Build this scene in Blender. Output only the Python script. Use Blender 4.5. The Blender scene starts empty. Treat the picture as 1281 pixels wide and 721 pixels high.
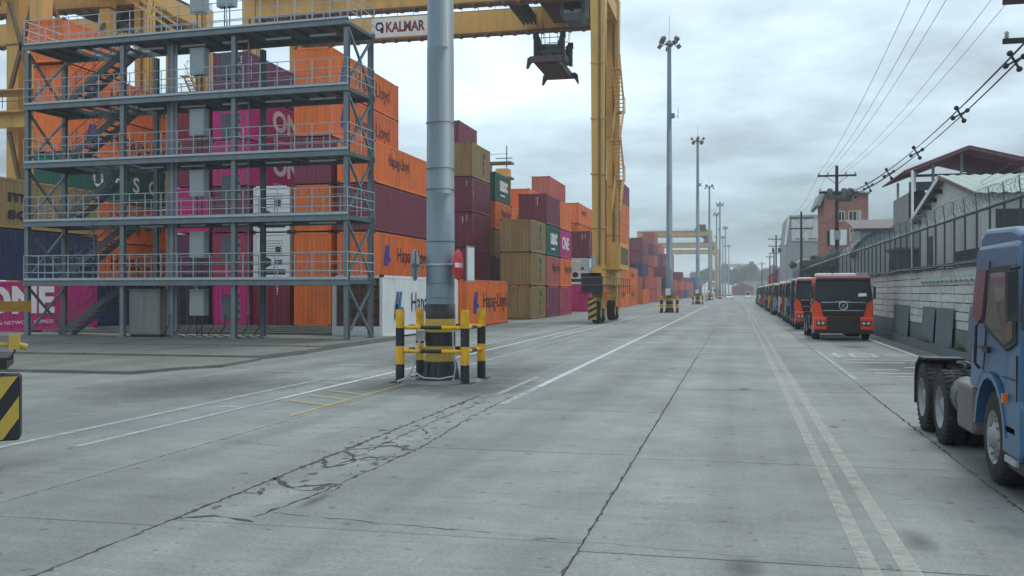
import bpy, math, random
from mathutils import Vector, Matrix
R = math.radians
SC = bpy.context.scene
COL = SC.collection
random.seed(11)

# ------------------------------------------------------------------ camera
cd = bpy.data.cameras.new("camera")
cd.sensor_width = 36.0
cd.lens = 34.285
cd.clip_start = 0.1
cd.clip_end = 6000.0
cam = bpy.data.objects.new("camera", cd)
cam.location = (0, 0, 2.15)
cam.rotation_euler = (R(90.21), 0, R(13.0))
COL.objects.link(cam)
SC.camera = cam

# ------------------------------------------------------------------ sky, sun, exposure
SUN_EL, SUN_AZ = R(58), R(20)          # azimuth measured from +Y towards +X
W = bpy.data.worlds.new("World")
SC.world = W
W.use_nodes = True
nt = W.node_tree
nt.nodes.clear()
def wn(t, **k):
    n = nt.nodes.new(t)
    for a, v in k.items():
        setattr(n, a, v)
    return n
out = wn('ShaderNodeOutputWorld')
bg = wn('ShaderNodeBackground')
bg.inputs['Strength'].default_value = 0.1
sky = wn('ShaderNodeTexSky', sky_type='NISHITA', sun_disc=False)
sky.sun_elevation = SUN_EL
sky.sun_rotation = SUN_AZ
tc = wn('ShaderNodeTexCoord')
sep = wn('ShaderNodeSeparateXYZ')
nt.links.new(tc.outputs['Generated'], sep.inputs[0])
def wmath(op, a, b=None, clamp=False):
    n = wn('ShaderNodeMath', operation=op, use_clamp=clamp)
    for i, v in enumerate((a, b)):
        if v is None: continue
        if isinstance(v, (int, float)): n.inputs[i].default_value = v
        else: nt.links.new(v, n.inputs[i])
    return n.outputs[0]
zc = wmath('MAXIMUM', sep.outputs['Z'], 0.0)
den = wmath('ADD', zc, 0.16)
px = wmath('DIVIDE', sep.outputs['X'], den)
py = wmath('DIVIDE', sep.outputs['Y'], den)
cmb = wn('ShaderNodeCombineXYZ')
nt.links.new(px, cmb.inputs[0]); nt.links.new(py, cmb.inputs[1])
def wnoise(scale, detail, rough, off):
    mp = wn('ShaderNodeMapping')
    mp.inputs['Location'].default_value = off
    nt.links.new(cmb.outputs[0], mp.inputs['Vector'])
    n = wn('ShaderNodeTexNoise')
    n.inputs['Scale'].default_value = scale
    n.inputs['Detail'].default_value = detail
    n.inputs['Roughness'].default_value = rough
    nt.links.new(mp.outputs[0], n.inputs['Vector'])
    return n.outputs['Fac']
n1 = wnoise(0.55, 7, 0.52, (3.1, 1.7, 0))
n2 = wnoise(1.5, 8, 0.6, (8.3, 4.2, 0))
ns = wmath('ADD', wmath('MULTIPLY', n1, 0.6), wmath('MULTIPLY', n2, 0.4))
amp = wn('ShaderNodeMapRange')
amp.inputs['From Min'].default_value = 0.37; amp.inputs['From Max'].default_value = 0.63
amp.inputs['To Min'].default_value = 0.54; amp.inputs['To Max'].default_value = 1.52
nt.links.new(ns, amp.inputs['Value'])
ramp = wn('ShaderNodeValToRGB')
cr = ramp.color_ramp
stops = [(0.0, (0.50, 0.60, 0.64)), (0.026, (0.47, 0.575, 0.62)), (0.055, (0.31, 0.41, 0.46)), (0.11, (0.38, 0.49, 0.55)),
         (0.18, (0.60, 0.74, 0.83)), (0.27, (0.69, 0.84, 0.95)), (0.5, (0.73, 0.86, 0.95)), (1.0, (0.74, 0.85, 0.93))]
cr.elements[0].position, cr.elements[0].color = stops[0][0], (*stops[0][1], 1)
cr.elements[1].position, cr.elements[1].color = stops[-1][0], (*stops[-1][1], 1)
for p, c in stops[1:-1]:
    e = cr.elements.new(p); e.color = (*c, 1)
wob = wmath('ADD', zc, wmath('MULTIPLY', wmath('SUBTRACT', n1, 0.5), 0.09))
nt.links.new(wob, ramp.inputs['Fac'])
mul = wn('ShaderNodeVectorMath', operation='MULTIPLY')
nt.links.new(ramp.outputs['Color'], mul.inputs[0])
nt.links.new(amp.outputs[0], mul.inputs[1])
scl = wn('ShaderNodeVectorMath', operation='SCALE')
scl.inputs['Scale'].default_value = 10.0
nt.links.new(mul.outputs[0], scl.inputs[0])
mx = wn('ShaderNodeMix', data_type='RGBA')
mx.inputs['Factor'].default_value = 0.06
nt.links.new(scl.outputs[0], mx.inputs[6]); nt.links.new(sky.outputs[0], mx.inputs[7])
nt.links.new(mx.outputs[2], bg.inputs['Color'])
nt.links.new(bg.outputs[0], out.inputs['Surface'])

sl = bpy.data.lights.new("sun", 'SUN')
sl.energy = 1.2
sl.angle = R(16)
sl.color = (1.0, 0.97, 0.92)
sun = bpy.data.objects.new("sun", sl)
sd = Vector((math.sin(SUN_AZ) * math.cos(SUN_EL), math.cos(SUN_AZ) * math.cos(SUN_EL), math.sin(SUN_EL)))
sun.rotation_euler = sd.to_track_quat('Z', 'Y').to_euler()
COL.objects.link(sun)
SC.view_settings.view_transform = 'Standard'
SC.view_settings.look = 'None'
SC.view_settings.exposure = 0.24
SC.view_settings.gamma = 1.0

# ------------------------------------------------------------------ materials
MATS = {}
def lin(c):
    return tuple(((v / 255) / 12.92 if v / 255 <= 0.04045 else ((v / 255 + 0.055) / 1.055) ** 2.4) for v in c)
def mat(name, col, rough=0.6, metal=0.0, var=0.15, scale=3.0, stretch=(1, 1, 1), dirt=None, dirt_amt=0.0, dirt_scale=1.5, bump=0.0, bump_scale=40.0, spec=0.4, objrand=0.0, streak=0.0):
    """Paint, metal or stone: base colour with value noise, a second patchy dirt colour and fine relief."""
    if name in MATS: return MATS[name]
    m = bpy.data.materials.new(name); m.use_nodes = True
    t = m.node_tree; b = t.nodes['Principled BSDF']
    b.inputs['Roughness'].default_value = rough
    b.inputs['Metallic'].default_value = metal
    b.inputs['Specular IOR Level'].default_value = spec
    co = t.nodes.new('ShaderNodeTexCoord')
    mp = t.nodes.new('ShaderNodeMapping'); mp.inputs['Scale'].default_value = stretch
    t.links.new(co.outputs['Object'], mp.inputs['Vector'])
    vec = mp.outputs[0]
    if objrand:
        oi = t.nodes.new('ShaderNodeObjectInfo')
        ad = t.nodes.new('ShaderNodeVectorMath'); ad.operation = 'ADD'
        sc = t.nodes.new('ShaderNodeMath'); sc.operation = 'MULTIPLY'; sc.inputs[1].default_value = 77.0
        t.links.new(oi.outputs['Random'], sc.inputs[0])
        t.links.new(vec, ad.inputs[0]); t.links.new(sc.outputs[0], ad.inputs[1])
        vec = ad.outputs[0]
    n = t.nodes.new('ShaderNodeTexNoise'); n.inputs['Scale'].default_value = scale; n.inputs['Detail'].default_value = 6; n.inputs['Roughness'].default_value = 0.65
    t.links.new(vec, n.inputs['Vector'])
    r = t.nodes.new('ShaderNodeMapRange'); r.inputs['From Min'].default_value = 0.3; r.inputs['From Max'].default_value = 0.7
    r.inputs['To Min'].default_value = 1 - var; r.inputs['To Max'].default_value = 1 + var
    t.links.new(n.outputs['Fac'], r.inputs['Value'])
    val = r.outputs[0]
    if objrand:
        rr = t.nodes.new('ShaderNodeMapRange'); rr.inputs['To Min'].default_value = 1 - objrand; rr.inputs['To Max'].default_value = 1 + objrand
        t.links.new(oi.outputs['Random'], rr.inputs['Value'])
        mm = t.nodes.new('ShaderNodeMath'); mm.operation = 'MULTIPLY'
        t.links.new(val, mm.inputs[0]); t.links.new(rr.outputs[0], mm.inputs[1]); val = mm.outputs[0]
    mu = t.nodes.new('ShaderNodeVectorMath'); mu.operation = 'SCALE'; mu.inputs[0].default_value = col
    t.links.new(val, mu.inputs['Scale'])
    cout = mu.outputs[0]
    if dirt is not None:
        n2 = t.nodes.new('ShaderNodeTexNoise'); n2.inputs['Scale'].default_value = dirt_scale; n2.inputs['Detail'].default_value = 8; n2.inputs['Roughness'].default_value = 0.7
        t.links.new(vec, n2.inputs['Vector'])
        r2 = t.nodes.new('ShaderNodeMapRange'); r2.inputs['From Min'].default_value = 0.5; r2.inputs['From Max'].default_value = 0.72
        r2.inputs['To Max'].default_value = dirt_amt
        t.links.new(n2.outputs['Fac'], r2.inputs['Value'])
        mi = t.nodes.new('ShaderNodeMix'); mi.data_type = 'RGBA'
        t.links.new(r2.outputs[0], mi.inputs['Factor'])
        t.links.new(cout, mi.inputs[6]); mi.inputs[7].default_value = (*dirt, 1)
        cout = mi.outputs[2]
    if streak:
        ms = t.nodes.new('ShaderNodeMapping'); ms.inputs['Scale'].default_value = (1, 1, .05); t.links.new(vec, ms.inputs['Vector'])
        n4 = t.nodes.new('ShaderNodeTexNoise'); n4.inputs['Scale'].default_value = 5.0; n4.inputs['Detail'].default_value = 5; n4.inputs['Roughness'].default_value = .7; t.links.new(ms.outputs[0], n4.inputs['Vector'])
        r4 = t.nodes.new('ShaderNodeMapRange'); r4.inputs['From Min'].default_value = .54; r4.inputs['From Max'].default_value = .70; r4.inputs['To Max'].default_value = streak; t.links.new(n4.outputs['Fac'], r4.inputs['Value'])
        m4 = t.nodes.new('ShaderNodeMix'); m4.data_type = 'RGBA'; t.links.new(r4.outputs[0], m4.inputs['Factor']); t.links.new(cout, m4.inputs[6]); m4.inputs[7].default_value = (*(dirt or (.08, .07, .06)), 1); cout = m4.outputs[2]
    t.links.new(cout, b.inputs['Base Color'])
    if bump:
        n3 = t.nodes.new('ShaderNodeTexNoise'); n3.inputs['Scale'].default_value = bump_scale; n3.inputs['Detail'].default_value = 4
        t.links.new(co.outputs['Object'], n3.inputs['Vector'])
        bp = t.nodes.new('ShaderNodeBump'); bp.inputs['Strength'].default_value = bump; bp.inputs['Distance'].default_value = 0.01
        t.links.new(n3.outputs['Fac'], bp.inputs['Height']); t.links.new(bp.outputs[0], b.inputs['Normal'])
    MATS[name] = m
    return m

RUST = (0.12, 0.055, 0.03)

M_CAST = None
def paint(name, rgb):
    return mat('paint_' + name, lin(rgb), 0.55, 0, 0.13, 1.4, (1, 1, 0.22), (0.10, 0.07, 0.055), 0.42, 1.1, objrand=0.12, streak=0.5)
M_CASTING = mat('corner_casting_steel', lin((70, 58, 56)), .65, .1, .2, 3)
PAINT = {
    'orange': paint('orange', (232, 116, 46)), 'salmon': paint('salmon', (190, 96, 80)), 'maroon': paint('maroon', (126, 52, 74)),
    'burgundy': paint('burgundy', (128, 30, 54)), 'magenta': paint('magenta', (196, 38, 122)), 'rose': paint('rose', (176, 58, 88)),
    'tan': paint('tan', (152, 128, 82)), 'green': paint('green', (22, 92, 74)), 'navy': paint('navy', (30, 46, 84)),
    'blue': paint('blue', (36, 88, 150)), 'white': mat('paint_white', lin((230, 232, 230)), 0.5, 0, 0.05, 1.4, (1, 1, 0.22), (0.4, 0.37, 0.33), 0.3, 1.1), 'grey': paint('grey', (150, 160, 164)),
    'purple': paint('purple', (104, 54, 86)), 'black': paint('black', (34, 40, 56)), 'red': paint('red', (170, 42, 40)),
}
M_STEEL = mat('scaffold_steel', lin((112, 122, 127)), 0.5, 0.25, 0.14, 2, (1, 1, 0.4), RUST, 0.35, 1.6)
M_STEELD = mat('deck_steel', lin((92, 101, 105)), 0.6, 0.2, 0.15, 2.5, dirt=RUST, dirt_amt=0.3)
M_GALV = mat('galvanised_steel', lin((166, 176, 182)), 0.45, 0.35, 0.12, 5)
M_ROD = mat('lock_rod_steel', lin((120, 104, 108)), 0.55, 0.2, 0.2, 4)
M_POLE = mat('mast_paint', lin((116, 132, 140)), 0.5, 0.15, 0.10, 1.5, (1, 1, 0.15), (0.10, 0.11, 0.11), 0.45, 1.4, streak=.35)
M_DARK = mat('dark_steel', (0.03, 0.033, 0.04), 0.6, 0.2, 0.2, 4)
M_BLACK = mat('black_paint', (0.018, 0.019, 0.024), 0.5, 0, 0.2, 5, dirt=(0.1, 0.09, 0.07), dirt_amt=0.3, dirt_scale=4)
M_YEL = mat('yellow_paint', lin((226, 172, 30)), 0.5, 0, 0.14, 5, (1, 1, .6), (0.09, 0.065, 0.03), 0.7, 6)
M_YELD = mat('faded_yellow_paint', lin((190, 160, 70)), 0.6, 0, 0.12, 3, (1, 1, 0.4), (0.10, 0.08, 0.05), 0.5, 3)
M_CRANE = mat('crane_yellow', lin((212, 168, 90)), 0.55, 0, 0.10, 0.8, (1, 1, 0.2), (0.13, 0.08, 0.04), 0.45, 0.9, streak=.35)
M_CRANED = mat('crane_dark_brown', lin((120, 96, 70)), 0.7, 0, 0.2, 1.0, dirt=(0.06, 0.05, 0.045), dirt_amt=0.5)  # darker brown for flanges, ducts, walkways and braces, with patchy dirt
M_GRIME = mat('greasy_brown_steel', lin((84, 70, 62)), 0.6, 0.1, 0.2, 2)
M_WHITE = mat('white_paint', lin((226, 228, 226)), 0.5, 0, 0.06, 3, dirt=(0.3, 0.28, 0.25), dirt_amt=0.3)
M_CAB = mat('cabinet_grey', lin((150, 158, 160)), 0.5, 0, 0.06, 2, dirt=(0.25, 0.25, 0.24), dirt_amt=0.3)
M_CABB = mat('cabinet_weathered', lin((122, 120, 118)), 0.6, 0, 0.12, 2, (1, 1, 0.3), (0.16, 0.12, 0.1), 0.4)
M_TYRE = mat('tyre_rubber', (0.02, 0.02, 0.022), 0.85, 0, 0.2, 6, dirt=(0.1, 0.09, 0.08), dirt_amt=0.35, dirt_scale=3)
M_RIM = mat('wheel_steel', lin((146, 148, 150)), 0.5, 0.3, 0.2, 7, dirt=(0.05, 0.045, 0.04), dirt_amt=0.75, dirt_scale=4)
M_GLASS = mat('dark_glass', (0.012, 0.016, 0.02), 0.06, 0, 0.1, 2, spec=0.7)
M_SCREEN = mat('windscreen_glass', (0.014, 0.02, 0.026), 0.12, 0, 0.2, 2, spec=0.22)
M_TINT = mat('tinted_glass', (0.09, 0.105, 0.1), 0.05, 0, 0.15, 2, spec=0.8)
M_CHROME = mat('chrome', (0.62, 0.64, 0.66), 0.2, 0.9, 0.05, 5)
M_LAMP = mat('lamp_lens', (0.5, 0.48, 0.42), 0.15, 0, 0.1, 8, spec=0.7)
M_INK = mat('dark_lettering', lin((34, 30, 52)), 0.6, 0, 0.1, 3)
M_INKB = mat('blue_lettering', lin((32, 66, 160)), 0.6, 0, 0.1, 3)
M_INKW = mat('white_lettering', lin((226, 222, 224)), 0.6, 0, 0.05, 3)
M_INKS = mat('steel_blue_lettering', lin((58, 96, 140)), 0.6, 0, 0.08, 3)
M_INKR = mat('maroon_lettering', lin((120, 38, 58)), 0.6, 0, 0.05, 3)
M_FENCE = mat('fence_steel', lin((66, 76, 86)), 0.55, 0.3, 0.15, 3, dirt=RUST, dirt_amt=0.3)
M_WIRE = mat('razor_wire_steel', lin((120, 132, 140)), 0.4, 0.5, 0.1, 3)
M_BLOCK = mat('whitewashed_concrete', lin((186, 190, 187)), 0.8, 0, 0.12, 2.5, (1, 1, 1), lin((140, 136, 128)), 0.65, 1.6, bump=0.3, bump_scale=25, objrand=0.08)
M_WALLB = mat('grey_render', lin((98, 106, 110)), 0.85, 0, 0.15, 1.2, (1, 1, 0.4), (0.06, 0.065, 0.06), 0.6, 1.2, bump=0.2)
M_SHEET = mat('grey_green_sheet', lin((98, 110, 116)), 0.6, 0.1, 0.15, 2, (1, 1, 0.3), (0.08, 0.06, 0.05), 0.4)
M_ROOFG = mat('weathered_green_roof', lin((150, 168, 160)), 0.65, 0.1, 0.12, 1.5, dirt=lin((110, 118, 104)), dirt_amt=0.7)
M_ROOFP = mat('purple_brown_roof', lin((136, 96, 108)), 0.6, 0.1, 0.12, 1.5, dirt=(0.08, 0.05, 0.05), dirt_amt=0.4)
M_ROOFB = mat('old_brown_roof', lin((112, 100, 98)), 0.75, 0, 0.2, 1.5, dirt=(0.08, 0.07, 0.06), dirt_amt=0.5)
M_PLASTER = mat('white_plaster', lin((198, 204, 202)), 0.85, 0, 0.07, 0.8, (1, 1, 0.3), lin((130, 128, 120)), 0.5, 0.7)
M_PLASTG = mat('grey_plaster', lin((150, 158, 160)), 0.85, 0, 0.10, 0.8, (1, 1, 0.3), (0.12, 0.12, 0.11), 0.5, 0.8)
M_WOOD = mat('creosoted_wood', (0.035, 0.032, 0.03), 0.85, 0, 0.3, 3, (1, 1, 0.2))
M_FOLI = mat('foliage', (0.05, 0.085, 0.04), 0.8, 0, 0.45, 1.2, objrand=0.1)
M_BARK = mat('bark', (0.09, 0.07, 0.05), 0.9, 0, 0.3, 4)
M_RUSTY = mat('rusty_yellow_steel', lin((150, 110, 48)), 0.7, 0.1, 0.2, 3, dirt=RUST, dirt_amt=0.8, dirt_scale=2)
M_RED = mat('sign_red', lin((206, 50, 58)), 0.5, 0, 0.05, 3)
M_FILL = mat('joint_filler', (0.055, 0.056, 0.055), 0.9, 0, 0.3, 3)
M_EVAP = mat('dirty_evaporator', lin((118, 92, 78)), 0.7, 0.1, 0.25, 4, dirt=(0.05, 0.035, 0.03), dirt_amt=0.6)
M_PATCH = mat('broken_concrete', lin((112, 116, 112)), 0.9, 0, 0.35, 6, dirt=(0.09, 0.09, 0.085), dirt_amt=0.8, dirt_scale=3, bump=0.6, bump_scale=30)

def concrete(name, col, objrand=0.0, dark=0.55):
    """Road concrete: tonal patches, transverse broom lines, tyre darkening and fine grit."""
    m = bpy.data.materials.new(name); m.use_nodes = True
    t = m.node_tree; b = t.nodes['Principled BSDF']
    b.inputs['Specular IOR Level'].default_value = 0.35
    g = t.nodes.new('ShaderNodeNewGeometry')
    def noise(scale, detail, rough, stretch):
        mp = t.nodes.new('ShaderNodeMapping'); mp.inputs['Scale'].default_value = stretch
        t.links.new(g.outputs['Position'], mp.inputs['Vector'])
        n = t.nodes.new('ShaderNodeTexNoise'); n.inputs['Scale'].default_value = scale; n.inputs['Detail'].default_value = detail; n.inputs['Roughness'].default_value = rough
        t.links.new(mp.outputs[0], n.inputs['Vector'])
        return n.outputs['Fac']
    def rng(v, a, bb, lo, hi):
        r = t.nodes.new('ShaderNodeMapRange')
        for k, x in (('From Min', a), ('From Max', bb), ('To Min', lo), ('To Max', hi)): r.inputs[k].default_value = x
        t.links.new(v, r.inputs['Value']); return r.outputs[0]
    def mulv(a, c):
        x = t.nodes.new('ShaderNodeMath'); x.operation = 'MULTIPLY'
        t.links.new(a, x.inputs[0]); t.links.new(c, x.inputs[1]); return x.outputs[0]
    big = rng(noise(0.16, 5, 0.6, (1, 1, 1)), 0.3, 0.7, 0.80, 1.16)
    mid = rng(noise(0.9, 7, 0.7, (1, 1, 1)), 0.3, 0.7, 0.84, 1.14)
    broom = rng(noise(2.6, 5, 0.75, (0.22, 3.0, 1)), 0.3, 0.7, 0.89, 1.11)
    lane = rng(noise(0.9, 3, 0.5, (1.1, 0.03, 1)), 0.38, 0.62, 0.84, 1.10)
    fine = rng(noise(22, 6, 0.9, (1, 1.3, 1)), 0.38, 0.62, 0.74, 1.26)
    spots = rng(noise(5.0, 2, 0.5, (1, 1, 1)), 0.66, 0.74, 1.0, dark)
    oil = rng(noise(0.55, 6, 0.65, (1, .6, 1)), 0.60, 0.72, 1.0, 0.80)
    spall = rng(noise(11, 3, 0.7, (1, 1, 1)), 0.64, 0.70, 1.0, 0.72)
    v = mulv(mulv(mulv(mulv(big, mid), mulv(broom, fine)), mulv(lane, spots)), mulv(oil, spall))
    if objrand:
        oi = t.nodes.new('ShaderNodeObjectInfo')
        v = mulv(v, rng(oi.outputs['Random'], 0, 1, 1 - objrand, 1 + objrand))
    s = t.nodes.new('ShaderNodeVectorMath'); s.operation = 'SCALE'; s.inputs[0].default_value = col
    t.links.new(v, s.inputs['Scale']); t.links.new(s.outputs[0], b.inputs['Base Color'])
    t.links.new(rng(noise(0.5, 4, 0.6, (1, 1, 1)), 0.3, 0.7, 0.55, 0.85), b.inputs['Roughness'])
    bp = t.nodes.new('ShaderNodeBump'); bp.inputs['Strength'].default_value = 0.35; bp.inputs['Distance'].default_value = 0.006
    t.links.new(noise(60, 4, 0.7, (1, 1, 1)), bp.inputs['Height']); t.links.new(bp.outputs[0], b.inputs['Normal'])
    return m
M_SLAB = concrete('road_concrete', lin((128, 132, 129)), 0.035)
M_GROUND = concrete('yard_concrete', lin((125, 129, 126)))
M_APRON = concrete('old_apron_concrete', lin((112, 114, 108)), 0, 0.4)

def line_mat(name, col, wear):
    """Road paint worn through to the concrete in patches (real transparency where the paint is gone)."""
    m = bpy.data.materials.new(name); m.use_nodes = True
    t = m.node_tree; b = t.nodes['Principled BSDF']
    b.inputs['Base Color'].default_value = (*col, 1); b.inputs['Roughness'].default_value = 0.7
    g = t.nodes.new('ShaderNodeNewGeometry')
    n = t.nodes.new('ShaderNodeTexNoise'); n.inputs['Scale'].default_value = 3.0; n.inputs['Detail'].default_value = 9; n.inputs['Roughness'].default_value = 0.75
    t.links.new(g.outputs['Position'], n.inputs['Vector'])
    r = t.nodes.new('ShaderNodeMapRange')
    r.inputs['From Min'].default_value = 0.3; r.inputs['From Max'].default_value = 0.7
    r.inputs['To Min'].default_value = max(0, 1 - wear - 0.3); r.inputs['To Max'].default_value = min(1, 1 - wear + 0.3)
    t.links.new(n.outputs['Fac'], r.inputs['Value']); t.links.new(r.outputs[0], b.inputs['Alpha'])
    return m
M_LINEW = line_mat('white_road_paint', lin((214, 220, 220)), 0.35)
M_LINEF = line_mat('faded_white_road_paint', lin((200, 208, 208)), 0.62)
M_CRUMB = line_mat('crumbled_concrete', (0.075, 0.078, 0.075), 0.45)
M_LINEY = line_mat('faded_yellow_road_paint', lin((198, 198, 184)), 0.70)
M_LINEO = line_mat('ochre_road_paint', lin((196, 176, 104)), 0.52)

# ------------------------------------------------------------------ mesh builder
class MB:
    def __init__(s):
        s.v = []; s.f = []; s.m = []; s.mi = 0; s.sm = []; s.smooth = False
    def add(s, vs, fs):
        o = len(s.v); s.v.extend([tuple(v) for v in vs])
        for f in fs:
            s.f.append([o + i for i in f]); s.m.append(s.mi); s.sm.append(s.smooth)
        return s
    def box(s, x0, x1, y0, y1, z0, z1):
        return s.add([(x0, y0, z0), (x1, y0, z0), (x1, y1, z0), (x0, y1, z0), (x0, y0, z1), (x1, y0, z1), (x1, y1, z1), (x0, y1, z1)],
                     [(0, 3, 2, 1), (4, 5, 6, 7), (0, 1, 5, 4), (1, 2, 6, 5), (2, 3, 7, 6), (3, 0, 4, 7)])
    def bar(s, p, q, w, h=None, up=(0, 0, 1)):
        """rectangular bar from p to q, w wide and h high"""
        h = h or w; p = Vector(p); q = Vector(q); d = (q - p).normalized(); u = Vector(up)
        if abs(d.dot(u)) > 0.98: u = Vector((0, 1, 0))
        a = d.cross(u).normalized(); b = a.cross(d).normalized(); vs = []
        for c in (p, q):
            for i, j in ((-1, -1), (1, -1), (1, 1), (-1, 1)): vs.append(c + a * (w / 2 * i) + b * (h / 2 * j))
        return s.add(vs, [(0, 1, 2, 3), (7, 6, 5, 4), (0, 4, 5, 1), (1, 5, 6, 2), (2, 6, 7, 3), (3, 7, 4, 0)])
    def tube(s, p, q, r0, r1=None, n=8, caps=True):
        r1 = r0 if r1 is None else r1; p = Vector(p); q = Vector(q); d = (q - p).normalized()
        u = Vector((0, 0, 1)) if abs(d.z) < 0.95 else Vector((1, 0, 0))
        a = d.cross(u).normalized(); b = a.cross(d); vs = []
        for c, r in ((p, r0), (q, r1)):
            for i in range(n):
                t = 2 * math.pi * i / n; vs.append(c + a * (r * math.cos(t)) + b * (r * math.sin(t)))
        old = s.smooth; s.smooth = n > 6
        s.add(vs, [(i, i + n, (i + 1) % n + n, (i + 1) % n) for i in range(n)])
        s.smooth = False
        if caps: s.add(vs, [tuple(range(n)), tuple(range(2 * n - 1, n - 1, -1))])
        s.smooth = old
        return s
    def path(s, pts, r, n=4):
        """thin tube along a polyline"""
        pts = [Vector(p) for p in pts]; vs = []; fs = []
        for k, p in enumerate(pts):
            d = (pts[min(k + 1, len(pts) - 1)] - pts[max(k - 1, 0)]).normalized()
            u = Vector((0, 0, 1)) if abs(d.z) < 0.9 else Vector((1, 0, 0))
            a = d.cross(u).normalized(); b = a.cross(d)
            for i in range(n):
                t = 2 * math.pi * i / n; vs.append(p + a * (r * math.cos(t)) + b * (r * math.sin(t)))
            if k:
                o = (k - 1) * n
                for i in range(n): fs.append((o + i, o + n + i, o + n + (i + 1) % n, o + (i + 1) % n))
        return s.add(vs, fs)
    def lathe(s, prof, axis='z', c=(0, 0, 0), n=20):
        """profile of (radius, height) pairs turned round an axis"""
        vs = []; fs = []
        for r, h in prof:
            for i in range(n):
                t = 2 * math.pi * i / n; x, y = r * math.cos(t), r * math.sin(t)
                p = (x, y, h) if axis == 'z' else ((h, x, y) if axis == 'x' else (x, h, y))
                vs.append((p[0] + c[0], p[1] + c[1], p[2] + c[2]))
        for k in range(len(prof) - 1):
            for i in range(n):
                fs.append((k * n + i, k * n + (i + 1) % n, (k + 1) * n + (i + 1) % n, (k + 1) * n + i))
        old = s.smooth; s.smooth = True; s.add(vs, fs); s.smooth = old
        return s
    def prism(s, poly, x0, x1, axis='x'):
        """a polygon given in the other two axes, pushed from x0 to x1"""
        n = len(poly)
        def P(k, a, b):
            return (k, a, b) if axis == 'x' else ((a, k, b) if axis == 'y' else (a, b, k))
        vs = [P(x0, *p) for p in poly] + [P(x1, *p) for p in poly]
        return s.add(vs, [tuple(range(n)), tuple(range(2 * n - 1, n - 1, -1))] + [(i, i + n, (i + 1) % n + n, (i + 1) % n) for i in range(n)])
    def mesh(s, name, mats):
        me = bpy.data.meshes.new(name)
        me.from_pydata(s.v, [], s.f); me.update()
        for m in (mats if isinstance(mats, (list, tuple)) else [mats]): me.materials.append(m)
        me.polygons.foreach_set('material_index', s.m)
        me.polygons.foreach_set('use_smooth', s.sm)
        return me
    def build(s, name, mats, parent=None, loc=None):
        return link(name, s.mesh(name, mats), parent, loc)

def link(name, me, parent=None, loc=None, rot=None):
    o = bpy.data.objects.new(name, me); COL.objects.link(o)
    if parent is not None: o.parent = parent
    if loc is not None: o.location = loc
    if rot is not None: o.rotation_euler = rot
    return o
def tag(o, label=None, cat=None, group=None, kind=None):
    if label: o['label'] = label
    if cat: o['category'] = cat
    if group: o['group'] = group
    if kind: o['kind'] = kind
    return o
def thing(name, label, cat, loc=(0, 0, 0), rz=0.0, group=None):
    o = bpy.data.objects.new(name, None); o.empty_display_size = 0.3; COL.objects.link(o)
    o.location = loc; o.rotation_euler = (0, 0, rz)
    return tag(o, label, cat, group)
def copy_tree(o, parent=None):
    c = o.copy(); COL.objects.link(c)
    if parent is not None: c.parent = parent
    for ch in o.children: copy_tree(ch, c)
    return c

TXT = {}
def text_mesh(body, m, spacing=1.0, line=1.0, bold=0.0):
    """lettering as a mesh, 1 m high capitals, origin at lower left"""
    k = (body, m.name, spacing, line, bold)
    if k in TXT: return TXT[k]
    cu = bpy.data.curves.new('lettering', 'FONT'); cu.body = body; cu.size = 1.4; cu.space_character = spacing; cu.space_line = line
    cu.extrude = 0.004; cu.offset = bold; cu.resolution_u = 3
    o = bpy.data.objects.new('lettering', cu); COL.objects.link(o)
    dg = bpy.context.evaluated_depsgraph_get()
    me = bpy.data.meshes.new_from_object(o.evaluated_get(dg))
    bpy.data.objects.remove(o); bpy.data.curves.remove(cu)
    xs = [v.co.x for v in me.vertices]; ys = [v.co.y for v in me.vertices]
    x0, y0 = min(xs), min(ys)
    for v in me.vertices: v.co.x -= x0; v.co.y -= y0
    me.materials.clear(); me.materials.append(m); me.name = 'lettering'
    TXT[k] = (me, max(xs) - x0, max(ys) - y0)
    return TXT[k]
def lettering(body, m, parent, loc, width=None, height=None, face='+x', name='lettering', **kw):
    me, w, h = text_mesh(body, m, **kw)
    o = link(name, me, parent, loc)
    sx = (width / w) if width else (height / h); sy = (height / h) if height else sx
    o.scale = (sx, sy, 1)
    o.rotation_euler = {'+x': (R(90), 0, R(90)), '-y': (R(90), 0, 0), '-x': (R(90), 0, R(-90))}[face]
    return o

# ------------------------------------------------------------------ the ground
g = MB(); g.add([(-2000, -300, 0), (2000, -300, 0), (2000, 3500, 0), (-2000, 3500, 0)], [(0, 1, 2, 3)])
ground = g.build('ground', M_GROUND, loc=(0, 0, -0.012)); tag(ground, kind='structure')

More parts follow.
